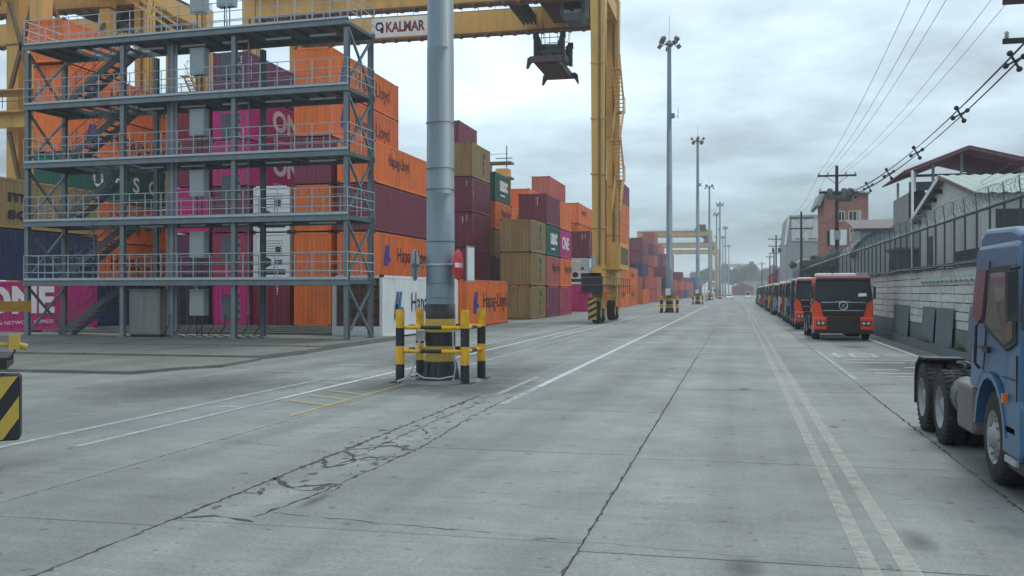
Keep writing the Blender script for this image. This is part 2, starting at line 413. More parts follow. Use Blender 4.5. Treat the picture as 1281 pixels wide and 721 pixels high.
road = MB(); road.add([(-7.31, 62.3, 0), (6.05, 62.3, 0), (6.05, 900, 0), (-7.31, 900, 0)], [(0, 1, 2, 3)])
road = road.build('road', M_SLAB, loc=(0, 0, -0.004)); tag(road, kind='structure')
JX = [-11.2, -7.31, -5.19, -1.29, 2.72, 6.05]
rnd = random.Random(5)
for k in range(len(JX) - 1):
    y = -1.2 + (0.0 if k in (1, 3) else 0.25)
    while y < 62:
        L = 4.6
        gap = 0.004
        x0, x1, y0, y1 = JX[k] + gap, JX[k + 1] - gap, y + 0.007, min(y + L, 62.3) - 0.007
        # slab with softened, slightly chipped arrises
        b = MB(); dz = rnd.uniform(-0.002, 0.002); ch = 0.012
        loop = []
        for (xa, ya, xb, yb) in ((x0, y0, x1, y0), (x1, y0, x1, y1), (x1, y1, x0, y1), (x0, y1, x0, y0)):
            for i in range(5):
                t = i / 5; loop.append((xa + (xb - xa) * t, ya + (yb - ya) * t))
        top = []
        cxm, cym = (x0 + x1) / 2, (y0 + y1) / 2
        for (xx, yy) in loop:
            d = ch * .4 + (rnd.uniform(0.0, 0.012) if rnd.random() < 0.4 else 0)
            top.append((xx + d * (1 if xx < cxm else -1) * (abs(xx - cxm) > 0.9 * (x1 - x0) / 2), yy + d * 0.5 * (1 if yy < cym else -1) * (abs(yy - cym) > 0.9 * (y1 - y0) / 2), dz))
        n = len(loop)
        b.add(top + [(p[0], p[1], -0.011) for p in loop], [tuple(range(n))] + [(i, i + n, (i + 1) % n + n, (i + 1) % n) for i in range(n)])
        b.build('concrete_slab', M_SLAB, road, loc=(0, 0, 0.004))
        y += L
jf = MB()
for x in JX: jf.add([(x - 0.03, -1.5, 0), (x + 0.03, -1.5, 0), (x + 0.03, 62, 0), (x - 0.03, 62, 0)], [(0, 1, 2, 3)])
jf.build('joint_filler', M_FILL, road, loc=(0, 0, -0.003))

# cracks and broken strip: jagged dark openings with spalled lumps along the joint
def crack(pts, w, seed, z=0.006, step=0.09, jit=0.022):
    """a ribbon of ragged width along a polyline"""
    r = random.Random(seed); m = MB(); L = []
    for a, b in zip(pts[:-1], pts[1:]):
        a = Vector(a); b = Vector(b); n = max(2, int((b - a).length / step))
        for i in range(n): L.append(a.lerp(b, i / n))
    L.append(Vector(pts[-1])); vs = []
    for i, p in enumerate(L):
        d = (L[min(i + 1, len(L) - 1)] - L[max(i - 1, 0)]).normalized(); nn = Vector((-d.y, d.x))
        c = p + nn * r.uniform(-jit, jit); ww = w * r.choice((0.15, 0.3, 0.5, 0.8, 1.0, 1.5)) * 0.5
        vs += [(c.x + nn.x * ww, c.y + nn.y * ww, z), (c.x - nn.x * ww, c.y - nn.y * ww, z)]
    m.add(vs, [(2 * i, 2 * i + 1, 2 * i + 3, 2 * i + 2) for i in range(len(L) - 1)])
    return m
def addmb(a, b): a.add(b.v, b.f)
ck = MB()
CR = [([(-1.29, -1), (-1.29, 33)], 0.016, 1), ([(2.72, 3), (2.71, 23.5)], 0.03, 2), ([(-5.19, 3), (-5.19, 10)], 0.035, 3), ([(-5.19, 10), (-5.19, 19.5)], 0.07, 4), ([(-7.31, 4), (-7.31, 26)], 0.012, 5), ([(-4.5, 8.5), (-4.35, 9.5), (-4.25, 13), (-4.45, 16), (-4.5, 19.5)], 0.035, 6), ([(-4.85, 12.5), (-4.9, 16), (-4.8, 18.5)], 0.03, 40),
      ([(-5.15, 11.6), (-4.9, 11.1), (-4.7, 11.5), (-4.9, 12.0), (-5.15, 12.3)], 0.07, 13), ([(-5.2, 8.3), (-4.9, 8.5), (-4.4, 8.35)], 0.06, 7), ([(-5.15, 12.4), (-4.7, 12.9), (-4.3, 12.6)], 0.06, 9), ([(-5.2, 10.4), (-4.8, 9.9), (-4.35, 10.2)], 0.07, 8),
      ([(-4.4, 8.72), (-1.3, 8.32), (2.6, 7.85)], 0.012, 11), ([(-7.3, 12.9), (-5.2, 12.1)], 0.012, 12), ([(3.4, 27.2), (5.0, 27.6)], 0.07, 18), ([(2.8, 23.6), (3.6, 24.0)], 0.08, 19), ([(-1.2, 34.6), (0.1, 34.4)], 0.07, 20), ([(-1.9, 29.3), (-0.6, 28.9)], 0.05, 21), ([(-5.9, 28.5), (-5.0, 28.2)], 0.05, 22), ([(-13.0, 24.4), (-11.6, 24.0)], 0.06, 23), ([(1.4, 6.9), (2.7, 6.6)], 0.012, 24), ([(-3.3, 40), (-2.6, 40.4)], 0.08, 25), ([(-6.5, 14.2), (-5.9, 14.5), (-5.2, 14.3)], 0.02, 26)]
cr3 = random.Random(77)
for k in range(18):
    x = cr3.uniform(-5.15, -4.4); y = cr3.uniform(8.6, 19); a = cr3.uniform(0, 3.14); L = cr3.uniform(.25, .8); p = [(x, y)]
    for q in range(4):
        a += cr3.uniform(-.7, .7); x = min(-4.25, max(-5.2, x + L / 4 * math.cos(a))); y += L / 4 * math.sin(a) * 1.3; p.append((x, y))
    CR.append((p, cr3.uniform(.015, .05), 100 + k))
for pts, w, sd in CR:
    addmb(ck, crack(pts, w, sd))
ck.build('crack', M_FILL, road)
pt = MB(); r_ = random.Random(12)
for k in range(70):
    side = r_.choice((-5.17, -5.17, -4.45, -4.85)); x = side + r_.gauss(0, .09); y = r_.uniform(8.0, 19.2); q = r_.uniform(.02, .085)
    pt.add([(x + q * r_.uniform(.4, 1) * math.cos(t_ * 1.05), y + 1.7 * q * r_.uniform(.4, 1) * math.sin(t_ * 1.05), 0.0052 + k * 1e-6) for t_ in range(6)], [tuple(range(6))])
tag(pt.build('spalled_chips', M_CRUMB, road), kind='stuff')
rb = MB(); r_ = random.Random(9)
for i in range(70):
    x = r_.gauss(-4.8, 0.4); y = r_.uniform(9.5, 19); s_ = r_.uniform(0.006, 0.026)
    vs = [(x + s_ * r_.uniform(.5, 1) * math.cos(a), y + s_ * r_.uniform(.5, 1) * math.sin(a), 0.004) for a in (0, 1.3, 2.6, 3.9, 5.2)]
    rb.add(vs + [(x, y, 0.004 + s_ * 0.7)], [(i, (i + 1) % 5, 5) for i in range(5)])
tag(rb.build('concrete_rubble', M_PATCH), 'small broken concrete crumbs lying in the cracked strip of road', 'rubble', kind='stuff')

# painted markings
def stripes(rects, name, m, z):
    b = MB()
    for (x0, x1, y0, y1) in rects:
        n = max(1, int((y1 - y0) / 4))
        for i in range(n):
            ya, yb = y0 + (y1 - y0) * i / n, y0 + (y1 - y0) * (i + 1) / n
            b.add([(x0, ya, 0), (x1, ya, 0), (x1, yb, 0), (x0, yb, 0)], [(0, 1, 2, 3)])
    o = b.build(name, m, loc=(0, 0, z)); return tag(o, kind='structure')
stripes([(0.93, 1.07, 3, 320), (1.22, 1.37, 3, 320)], 'yellow_lane_marking', M_LINEY, 0.0105)
stripes([(-4.43, -4.27, 21.5, 150)], 'white_lane_marking', M_LINEW, 0.0105)
stripes([(-4.43, -4.27, 18.0, 21.5), (-4.95, -4.8, 19.8, 24.0)], 'faded_lane_marking', M_LINEF, 0.0105)
stripes([(-8.97, -8.83, 18, 62), (-8.35, -8.22, 44, 86)], 'white_yard_marking', M_LINEW, 0.0105)
stripes([(-8.95, -8.83, 11.8, 18), (-9.95, -9.81, 9, 22), (-9.95, -9.8, 34, 75), (-7.68, -7.56, 27, 66), (-14.0, -10.2, 24.0, 24.1), (-9.4, -8.97, 16.4, 16.55), (-9.4, -8.97, 21.2, 21.35), (-11.4, -10.5, 26.6, 26.85), (-8.2, -6.5, 26.5, 26.62)], 'faded_yard_marking', M_LINEF, 0.0115)
hat = MB()
for i in range(3):
    y = 16.9 + i * 0.95
    hat.add([(-8.65, y + 0.75, 0), (-8.65, y + 0.95, 0), (-7.55, y + 0.35, 0), (-7.55, y + 0.15, 0)], [(0, 1, 2, 3)])
hat.add([(-7.55, 15.5, 0), (-7.45, 15.5, 0), (-7.45, 21.5, 0), (-7.55, 21.5, 0)], [(0, 1, 2, 3)])
tag(hat.build('yellow_hatch_marking', M_LINEO, loc=(0, 0, 0.0125)), kind='structure')
stripes([(2.75, 2.87, 25.0, 36.2)], 'faded_bay_line', M_LINEF, 0.0105)
stripes([(3.0, 3.5, 34.2, 34.5), (3.2, 3.32, 33.6, 35.6), (3.7, 4.5, 35.2, 35.5), (3.7, 3.82, 33.6, 35.5), (3.82, 4.5, 33.6, 33.85), (4.4, 4.52, 33.6, 35.5), (4.9, 5.7, 34.9, 35.2), (3.3, 5.6, 32.2, 32.4), (3.1, 4.9, 31.0, 31.2), (3.4, 4.3, 28.2, 28.4), (4.6, 6.0, 29.2, 29.4), (3.5, 6.0, 27.0, 27.2), (3.4, 4.5, 26.1, 26.25), (5.0, 6.0, 26.0, 26.2)], 'worn_bay_marking', M_LINEW, 0.0115)
stripes([(5.72, 5.86, 18, 190)], 'white_edge_marking', M_LINEW, 0.0105)

# oil and damp stains, tyre rubber
def stain_mat(name, col, strength):
    m = bpy.data.materials.new(name); m.use_nodes = True; t = m.node_tree; b = t.nodes['Principled BSDF']
    b.inputs['Base Color'].default_value = (*col, 1); b.inputs['Roughness'].default_value = .6
    co = t.nodes.new('ShaderNodeTexCoord'); ln = t.nodes.new('ShaderNodeVectorMath'); ln.operation = 'LENGTH'; t.links.new(co.outputs['Object'], ln.inputs[0])
    g = t.nodes.new('ShaderNodeNewGeometry'); n = t.nodes.new('ShaderNodeTexNoise'); n.inputs['Scale'].default_value = 2.2; n.inputs['Detail'].default_value = 8; n.inputs['Roughness'].default_value = .7; t.links.new(g.outputs['Position'], n.inputs['Vector'])
    a = t.nodes.new('ShaderNodeMath'); a.operation = 'SUBTRACT'; t.links.new(n.outputs['Fac'], a.inputs[0]); t.links.new(ln.outputs['Value'], a.inputs[1])
    r = t.nodes.new('ShaderNodeMapRange'); r.inputs['From Min'].default_value = -.42; r.inputs['From Max'].default_value = .38; r.inputs['To Max'].default_value = strength; t.links.new(a.outputs[0], r.inputs['Value'])
    t.links.new(r.outputs[0], b.inputs['Alpha']); return m
sm_ = MB(); sm_.add([(math.cos(k * math.pi / 10), math.sin(k * math.pi / 10), 0) for k in range(20)], [tuple(range(20))])
sme = [sm_.mesh('oil_stain', stain_mat('oil_stain_dark', (.035, .034, .032), .38)), sm_.mesh('damp_stain', stain_mat('damp_stain_grey', (.10, .10, .095), .5))]
r_ = random.Random(41)
SPOTS = [(1, -7.0, 21.6, 3.2, 3.2), (1, -6.2, 25, 2.2, 4), (1, -5.6, 20.5, 1.4, 2.2), (0, 4.5, 12.5, 1.0, 2.2), (0, 4.4, 46.5, 1.2, 2.5), (0, 3.6, 15.4, .8, 1.2), (0, 3.0, 11.6, .5, 1.4), (1, 4.4, 30, 2.0, 5), (1, -9.5, 32, 2.4, 8), (1, -12, 20, 3, 4), (0, 4.3, 40, .7, 1.2), (1, 6.1, 40, .7, 16), (1, 6.0, 25, .6, 9)]
for k in range(9): SPOTS.append((k % 2, r_.uniform(-9, 3.5), 5.5 + 40 * r_.random() ** 1.6, r_.uniform(.08, .25), r_.uniform(.15, .6)))
for k, (j, x, y, sx, sy) in enumerate(SPOTS):
    o = link(('oil_stain', 'damp_stain')[j], sme[j], road, (x, y, .0108 + k * 3e-5)); o.scale = (sx, sy, 1)
# raised aprons of the reefer platform
def apron(poly, z0, z1, m):
    b = MB(); b.prism(poly, z0, z1, 'z'); o = b.build('apron', m); return tag(o, kind='structure')
apron([(-14.9, 24.2), (-14.3, 25.2), (-14.6, 28.1), (-60, 28.1), (-60, 22.55), (-15.4, 22.55)], -0.05, 0.07, M_APRON)
apron([(-14.75, 28.2), (-14.55, 31.2), (-14.7, 33.1), (-60, 33.1), (-60, 28.1), (-14.9, 28.1)], -0.05, 0.13, M_APRON)
apron([(-14.75, 33.1), (-14.75, 41.2), (-60, 41.2), (-60, 33.1)], -0.05, 0.17, M_APRON)
rl = MB()
for y in (42.4, 44.2, 46.6, 48.8, 51.0): rl.box(-34, -18.4, y, y + 0.35, -0.02, 0.22)
tag(rl.build('concrete_sleeper', M_APRON), kind='structure')

# ------------------------------------------------------------------ shipping containers
CW = 2.44
CM = {}
def corr(b, L, z0, z1, fn, p=0.278, d=0.036):
    """trapezoid corrugation of length L; fn(s, depth, z) maps to space"""
    n = max(3, round(L / p)); p = L / n; pts = []
    for i in range(n):
        s = i * p
        pts += [(s, 0), (s + p * .25, 0), (s + p * .5, d), (s + p * .75, d)]
    pts.append((L, 0)); vs = []
    for s, dd in pts: vs += [fn(s, dd, z0), fn(s, dd, z1)]
    b.add(vs, [(2 * i, 2 * i + 2, 2 * i + 3, 2 * i + 1) for i in range(len(pts) - 1)])
def cont_meshes(kind, L, h, color):
    k = (kind, L, h, color)
    if k in CM: return CM[k]
    pm = PAINT[color]; out = {}
    b = MB()
    if kind == 'reefer':
        corr(b, L - .24, .17, h - .13, lambda s, d, z: (-.02 - d, .12 + s, z), 0.42, 0.012)
    else:
        corr(b, L - .24, .17, h - .13, lambda s, d, z: (-.012 - d, .12 + s, z))
    b.add([(-CW + .03, .1, .1), (-CW + .03, L - .1, .1), (-CW + .03, L - .1, h - .1), (-CW + .03, .1, h - .1)], [(0, 1, 2, 3)])
    b.add([(-CW + .1, L - .05, .1), (-.1, L - .05, .1), (-.1, L - .05, h - .1), (-CW + .1, L - .05, h - .1)], [(0, 1, 2, 3)])
    corr(b, L - .3, 0, 1, lambda s, d, z: (-.08 - z * (CW - .16), .15 + s, h - .035 - d), 0.6, 0.02)
    b.add([(-CW + .1, .1, .12), (-.1, .1, .12), (-.1, L - .1, .12), (-CW + .1, L - .1, .12)], [(0, 1, 2, 3)])
    if kind == 'blind':
        corr(b, CW - .28, .20, h - .14, lambda s, d, z: (-CW + .14 + s, .015 + d, z), 0.27, 0.045)
    out['corrugated_shell'] = b.mesh('corrugated_shell', pm)
    f = MB()
    for x0, x1 in ((-CW, -CW + .15), (-.15, 0)):
        for y0, y1 in ((0, .13), (L - .13, L)): f.box(x0, x1, y0, y1, .115, h - .12)
    for x0, x1 in ((-.07, 0.0), (-CW, -CW + .07)):
        f.box(x0 + .003, x1 - .003, .13, L - .13, .045, .175); f.box(x0 + .003, x1 - .003, .13, L - .13, h - .14, h - .03)
    for y0, y1 in ((.003, .09), (L - .09, L - .003)):
        f.box(-CW + .15, -.15, y0, y1, .045, .2); f.box(-CW + .15, -.15, y0, y1, h - .15, h - .03)
    f.mi = 1
    for x0, x1 in ((-CW - .004, -CW + .162), (-.162, .004)):
        for y0, y1 in ((-.004, .178), (L - .178, L + .004)):
            for z0, z1 in ((0, .118), (h - .118, h)): f.box(x0, x1, y0, y1, z0, z1)
    out['frame'] = f.mesh('frame', [pm, M_CASTING])
    if kind == 'door':
        for i, (x0, x1) in enumerate(((-CW + .16, -CW / 2 - .01), (-CW / 2 + .01, -.16))):
            d = MB(); n = 4
            d.box(x0, x1, .03, .07, .21, h - .16)
            for z in [(.3 + (h - .55) * j / n) for j in range(n)]: d.box(x0 + .07, x1 - .07, .018, .03, z, z + (h - .55) / n - .1)
            out['door_panel.%d' % i] = d.mesh('door_panel', pm)
        for i, x in enumerate((-CW + .4, -CW / 2 - .25, -CW / 2 + .25, -.4)):
            d = MB(); d.tube((x, -.005, .12), (x, -.005, h - .08), .022, n=6)
            for z in (.35, h * .5, h - .4): d.box(x - .05, x + .05, -.01, .022, z, z + .06)
            d.box(x - .02, x + .25, -.02, .0, .95, .99)
            out['lock_rod.%d' % i] = d.mesh('lock_rod', M_ROD)
    if kind == 'reefer':
        d = MB(); d.box(-CW + .16, -.16, .06, .1, .2, h - .16)
        d.mi = 1; d.box(-CW + .3, -.3, .045, .058, .28, .62); d.box(-CW + .55, -1.25, .04, .057, .85, 1.25); d.box(-1.0, -.5, .04, .057, .9, 1.2)
        d.mi = 0; d.box(-CW + .25, -.25, .03, .056, 1.45, h - .3)
        d.mi = 2
        for j in range(6): d.box(-CW + .4, -.45, .02, .029, 1.55 + j * .16, 1.6 + j * .16)
        d.mi = 1; d.box(-.95, -.6, .02, .03, 1.6, 2.0)
        out['machinery_panel'] = d.mesh('machinery_panel', [pm, M_DARK, M_CAB])
        e = MB(); e.lathe([(0, .01), (.26, .01), (.3, .03), (.3, .05)], 'y', (-CW / 2 - .35, 0, 1.06), 16)
        out['fan_grille'] = e.mesh('fan_grille', M_DARK)
    CM[k] = out
    return out
def hl_logo():
    """two slanted blue bars joined like a ship's funnel mark, 1 m high"""
    b = MB()
    for poly in ([(0.0, 0), (0.20, 0), (0.44, 1.0), (0.24, 1.0)], [(0.29, 0.0), (0.47, 0.0), (0.53, 0.24), (0.82, 0.24), (0.86, 0.42), (0.58, 0.42), (0.72, 1.0), (0.53, 1.0)], [(0.13, 0.36), (0.35, 0.36), (0.39, 0.54), (0.17, 0.54)]):
        b.prism(poly, 0, 0.006, 'z')
    return b
LOGO = {}
def put_logo(m, parent, loc, h):
    if m.name not in LOGO: LOGO[m.name] = hl_logo().mesh('logo', m)
    o = link('logo', LOGO[m.name], parent, loc, (R(90), 0, R(90))); o.scale = (h * 1.2, h, 1)
def code_marks(parent, m, x, y, z, n, face):
    """the illegible row of small stencilled marks beside the door"""
    b = MB(); r = random.Random(n * 7 + int(z * 10))
    for i in range(n):
        if i == 4: continue
        zz = z - i * .17
        if face == '-y': b.box(x, x + r.uniform(.06, .1), -.008, -.003, zz, zz + .11)
        else: b.box(.003, .008, y, y + r.uniform(.06, .1), zz, zz + .11)
    b.build('stencilled_marks', m, parent)
COLNAME = {'orange': 'orange', 'salmon': 'faded salmon', 'maroon': 'maroon', 'burgundy': 'dark red', 'magenta': 'magenta pink', 'rose': 'rose pink', 'tan': 'tan', 'green': 'dark green', 'navy': 'navy blue',
           'blue': 'blue', 'white': 'white refrigerated', 'grey': 'pale grey', 'purple': 'dark purple', 'black': 'dark blue-black', 'red': 'red'}
ORD = ['lowest', 'second up', 'third up', 'fourth up', 'fifth up', 'sixth up', 'seventh up']
def container(X, Y, Z, L, h, color, kind, label, text=None, group=None):
    t = thing('shipping_container', label, 'shipping container', (X, Y, Z), 0, group)
    for nm, me in cont_meshes(kind, L, h, color).items(): link(nm.split('.')[0], me, t)
    x = 0.006
    if text == 'HL':
        ink, blue = (M_INK, M_INKB) if color != 'white' else (M_INK, M_INKS)
        put_logo(blue, t, (x, 1.5, h * .5 - .62), 1.3)
        lettering('Hapag-Lloyd', ink, t, (x, 4.0, h * .5 - .62), width=6.3, height=1.25)
    elif text == 'HLsmall':
        lettering('Hapag-Lloyd', M_INK, t, (x, 2.4, h * .5 - .2), width=4.0, height=.95)
    elif text == 'ONE':
        lettering('ONE', M_INKW, t, (x, 3.3, h * .5 - .4), width=5.3, height=1.45, bold=.06)
        lettering('OCEAN NETWORK EXPRESS', M_INKW, t, (x, 3.4, .38), width=5.1, height=.18)
    elif text == 'ONEs':
        lettering('ONE', M_INKW, t, (x, 1.0, h * .5 - .5), width=3.6, height=1.2, bold=.05)
    elif text == 'UASC':
        lettering('UASC', M_INKW, t, (x, 2.2, h * .5 - .5), width=6.9, height=1.0, spacing=2.2, bold=.03)
        b = MB(); b.box(.003, .008, L - .65, L - .42, h * .5 - .7, h * .5 + .7); b.build('logo', M_INKW, t)
    elif text == 'uasc':
        lettering('uasc', M_INKW, t, (x, 1.7, h * .5 - .3), width=3.2, height=1.0, bold=.05)
        b = MB(); b.box(.003, .008, 2.0, 3.8, h * .5 - .75, h * .5 - .6); b.build('underline', M_INKW, t)
    elif text == 'MSC':
        lettering('m\nsc', M_INK, t, (x, L * .42, h * .5 - .8), width=1.35, height=1.35, bold=.04)
    elif text == 'msc':
        lettering('m\ns\nc', M_INK, t, (x, L * .58, h * .5 - .95), width=.65, height=1.9, line=.75, bold=.05)
    elif text == 'code':
        code_marks(t, M_INKW, 0, .35, h - .35, 9, '+x'); code_marks(t, M_INKW, -.5, 0, h - .4, 3, '-y')
    elif group == 'containers stacked in the yard' and color not in ('tan', 'white'):
        code_marks(t, M_INKW, 0, L - .35, h - .3, 6, '+x')
    if kind == 'door': code_marks(t, M_INKW, -.85, 0, h - .45, 5, '-y')
    return t
def stack(where, X, Y, L, items, z=0.0, group='containers stacked in the yard'):
    """items bottom to top: (colour, kind, text, height)"""
    for i, it in enumerate(items):
        color, kind, text = it[:3]; h = it[3] if len(it) > 3 else 2.896
        lv = ORD[i] if i < len(items) - 1 or len(items) == 1 else 'topmost'
        cn = COLNAME[color] + (' lettered' if text in ('HL', 'HLsmall', 'ONE', 'UASC', 'uasc', 'MSC', 'msc') else '')
        container(X, Y, z, L, h, color, kind, '%s container, %s in %s' % (cn, lv, where), text, group)
        z += h + .025
    return z
H, S9 = 2.896, 2.591
B, D, RF = 'blind', 'door', 'reefer'
# the pair standing alone on the yard lane
def first_white():
    t = container(-15.6, 41.6, 0.02, 12.19, H, 'white', 'none', 'white refrigerated container with blue logo on the ground behind the platform end', 'HL')
    p = MB(); p.box(-CW + .17, -.17, .5, .54, .2, H - .16); p.build('evaporator_panel', M_EVAP, t)
    for j in range(7):
        s_ = MB(); s_.box(-CW + .2, -.2, .40, .46, .35 + j * .33, .41 + j * .33 + .05 * (j % 2)); s_.build('cross_slat', M_EVAP if j % 2 else M_DARK, t)
    q = MB(); q.box(-CW + .2, -CW + .3, .34, .40, .3, 2.6); q.box(-1.3, -1.2, .34, .40, .3, 2.6); q.box(-.35, -.25, .34, .40, .3, 2.6); q.build('upright', M_EVAP, t)
    r = MB(); r.box(-CW + .15, -.15, .0, .06, .21, .55); r.build('fork_sill', PAINT['white'], t)
first_white()
container(-15.6, 55.6, 0.0, 12.19 - 1.6, H, 'orange', B, 'single orange container with blue logo on the ground right of the nearest mast', 'HL')
# bay behind the platform, right to left
stack('the orange and maroon stack left of the mast', -21.35, 55.6, 12.19, [('orange', B, None), ('orange', B, 'HL'), ('maroon', B, None), ('orange', B, 'HLsmall', S9)])
stack('the six-high stack by the platform right end', -24.2, 55.6, 12.19, [('orange', B, None), ('orange', B, None), ('orange', B, None), ('maroon', B, None), ('orange', B, 'HL'), ('orange', B, 'HL', S9)])
stack('the low stack behind the right platform bay', -26.95, 55.6, 12.19, [('burgundy', D, None), ('white', RF, None), ('white', RF, None)])
stack('the tall pink stack seen through the platform', -29.75, 55.6, 12.19, [('magenta', B, None), ('rose', B, None), ('maroon', D, None), ('magenta', B, 'ONE'), ('magenta', B, 'ONE'), ('purple', D, 'code', S9)])
stack('the dark red stack left of the pink one', -32.5, 55.6, 12.19, [('black', D, None), ('purple', D, None), ('magenta', B, None), ('maroon', B, None), ('burgundy', B, None)])
# the next block to the left
stack('the front stack at far left', -35.8, 37.0, 12.19, [('magenta', B, 'ONE', S9), ('navy', B, None, S9), ('tan', B, 'MSC', S9)], 0.1)
stack('the tall orange stack behind the platform stairs', -38.6, 50.4, 10.6, [('navy', B, 'code', S9), ('orange', B, 'HL', S9), ('orange', B, 'HL', S9), ('green', B, 'UASC', S9), ('orange', B, 'HL', S9), ('orange', B, 'HL', S9)])
container(-38.6, 50.0, 6 * 2.616, 6.06, S9, 'orange', B, 'short orange container topmost above the platform stairs at upper left', None, 'containers stacked in the yard')
# beyond the nearest mast
stack('the maroon stack right of the mast', -21.35, 77.8, 6.06, [('maroon', B, None), ('maroon', B, 'code'), ('maroon', D, 'code'), ('maroon', B, 'code'), ('tan', B, 'msc')])
stack('the stack behind the tan-topped maroon one', -24.2, 83.9, 6.06, [('orange', B, None), ('orange', B, None), ('maroon', B, None), ('maroon', B, None), ('maroon', B, None), ('maroon', B, None)])
stack('the far stack left of the mast, green on top', -32.5, 83.9, 12.19, [('orange', B, None, S9), ('maroon', B, None, S9), ('orange', B, None, S9), ('orange', B, None, S9), ('maroon', B, None, S9), ('green', B, 'uasc', S9)])
stack('the stack with the green top beyond the maroon one', -21.35, 85.75, 6.06, [('maroon', B, None, S9), ('purple', B, None, S9), ('tan', B, None, S9), ('orange', B, 'HLsmall', S9), ('green', B, 'uasc', S9)])
stack('the orange stack beyond the green-topped one', -21.35, 92.3, 6.06, [('orange', B, None, S9), ('orange', B, None, S9), ('tan', B, None, S9), ('orange', B, 'HLsmall', S9)])
stack('the short tan front stack', -15.6, 74.1, 6.06, [('tan', B, 'msc', S9), ('tan', B, 'msc', S9), ('tan', B, 'msc', S9)])
stack('the front stack right behind the tan one', -15.6, 80.6, 6.06, [('maroon', B, 'code', S9), ('salmon', B, 'HLsmall', S9), ('green', B, 'uasc', S9), ('maroon', D, None, S9)])
stack('the front stack between maroon one and crane leg', -15.6, 87.0, 6.06, [('rose', B, 'code', S9), ('orange', B, 'HLsmall', S9), ('magenta', B, 'ONEs', S9), ('orange', B, None, S9)])
stack('the orange stack above the crane-side maroon one', -18.9, 118.0, 12.19, [('orange', B, None, S9), ('orange', B, None, S9), ('orange', B, None, S9), ('orange', B, None, S9), ('orange', B, 'HLsmall', S9)])
stack('the orange stack right behind the salmon-topped one', -21.35, 100.5, 12.19, [('orange', B, None, S9), ('orange', B, None, S9), ('orange', B, 'HLsmall', S9), ('orange', B, 'HLsmall', S9), ('orange', B, 'HLsmall', S9)])
stack('the farther stack with salmon top', -24.2, 127.0, 12.19, [('orange', B, None), ('maroon', B, None), ('orange', B, None), ('orange', B, None), ('maroon', B, None), ('salmon', B, None)])
stack('the stack with white refrigerator left of the crane wheels', -15.6, 105.0, 12.19, [('magenta', B, None), ('white', RF, None), ('maroon', D, 'code')])
stack('the six-high stack right of the crane leg', -15.6, 133.0, 12.19, [('orange', B, 'HLsmall'), ('orange', B, None), ('orange', B, None), ('orange', B, None), ('orange', B, None), ('maroon', B, 'code')])
stack('the low orange stack right of the crane', -15.6, 145.6, 12.19, [('orange', B, 'HLsmall'), ('orange', B, 'HLsmall')])
stack('the pale stack beyond the crane', -18.4, 157.2, 12.19, [('maroon', B, None), ('navy', B, None), ('grey', B, None), ('grey', B, None)])
container(-15.6, 166.0, 0, 12.19, S9, 'orange', B, 'single orange container on the ground left of the second lamp mast', None, 'containers stacked in the yard')
# far blocks, a few pixels each
FARC = ['maroon', 'burgundy', 'blue', 'maroon', 'navy', 'rose', 'red', 'maroon', 'purple', 'salmon']
rf_ = random.Random(3)
far_n = 0
for by, rows, hmax in ((196, 5, 5), (222, 5, 6), (250, 4, 5), (282, 5, 6), (316, 4, 4), (352, 4, 5), (392, 3, 5), (440, 3, 4)):
    for k in range(rows):
        X = -15.6 - 2.8 * k; nh = rf_.randint(max(2, hmax - 3), hmax) if k else rf_.randint(2, max(2, hmax - 2)); z = 0; base = rf_.choice(FARC)
        for i in range(nh):
            c = base if rf_.random() < .55 else rf_.choice(FARC)
            t = thing('shipping_container', '%s container in the distant stacks beyond the second lamp mast' % COLNAME[c], 'shipping container', (X, by, z), 0, 'distant %s containers' % COLNAME[c])
            link('corrugated_shell', cont_meshes(B, 12.19, S9, c)['corrugated_shell'], t); link('frame', cont_meshes(B, 12.19, S9, c)['frame'], t)
            z += S9 + .01; far_n += 1

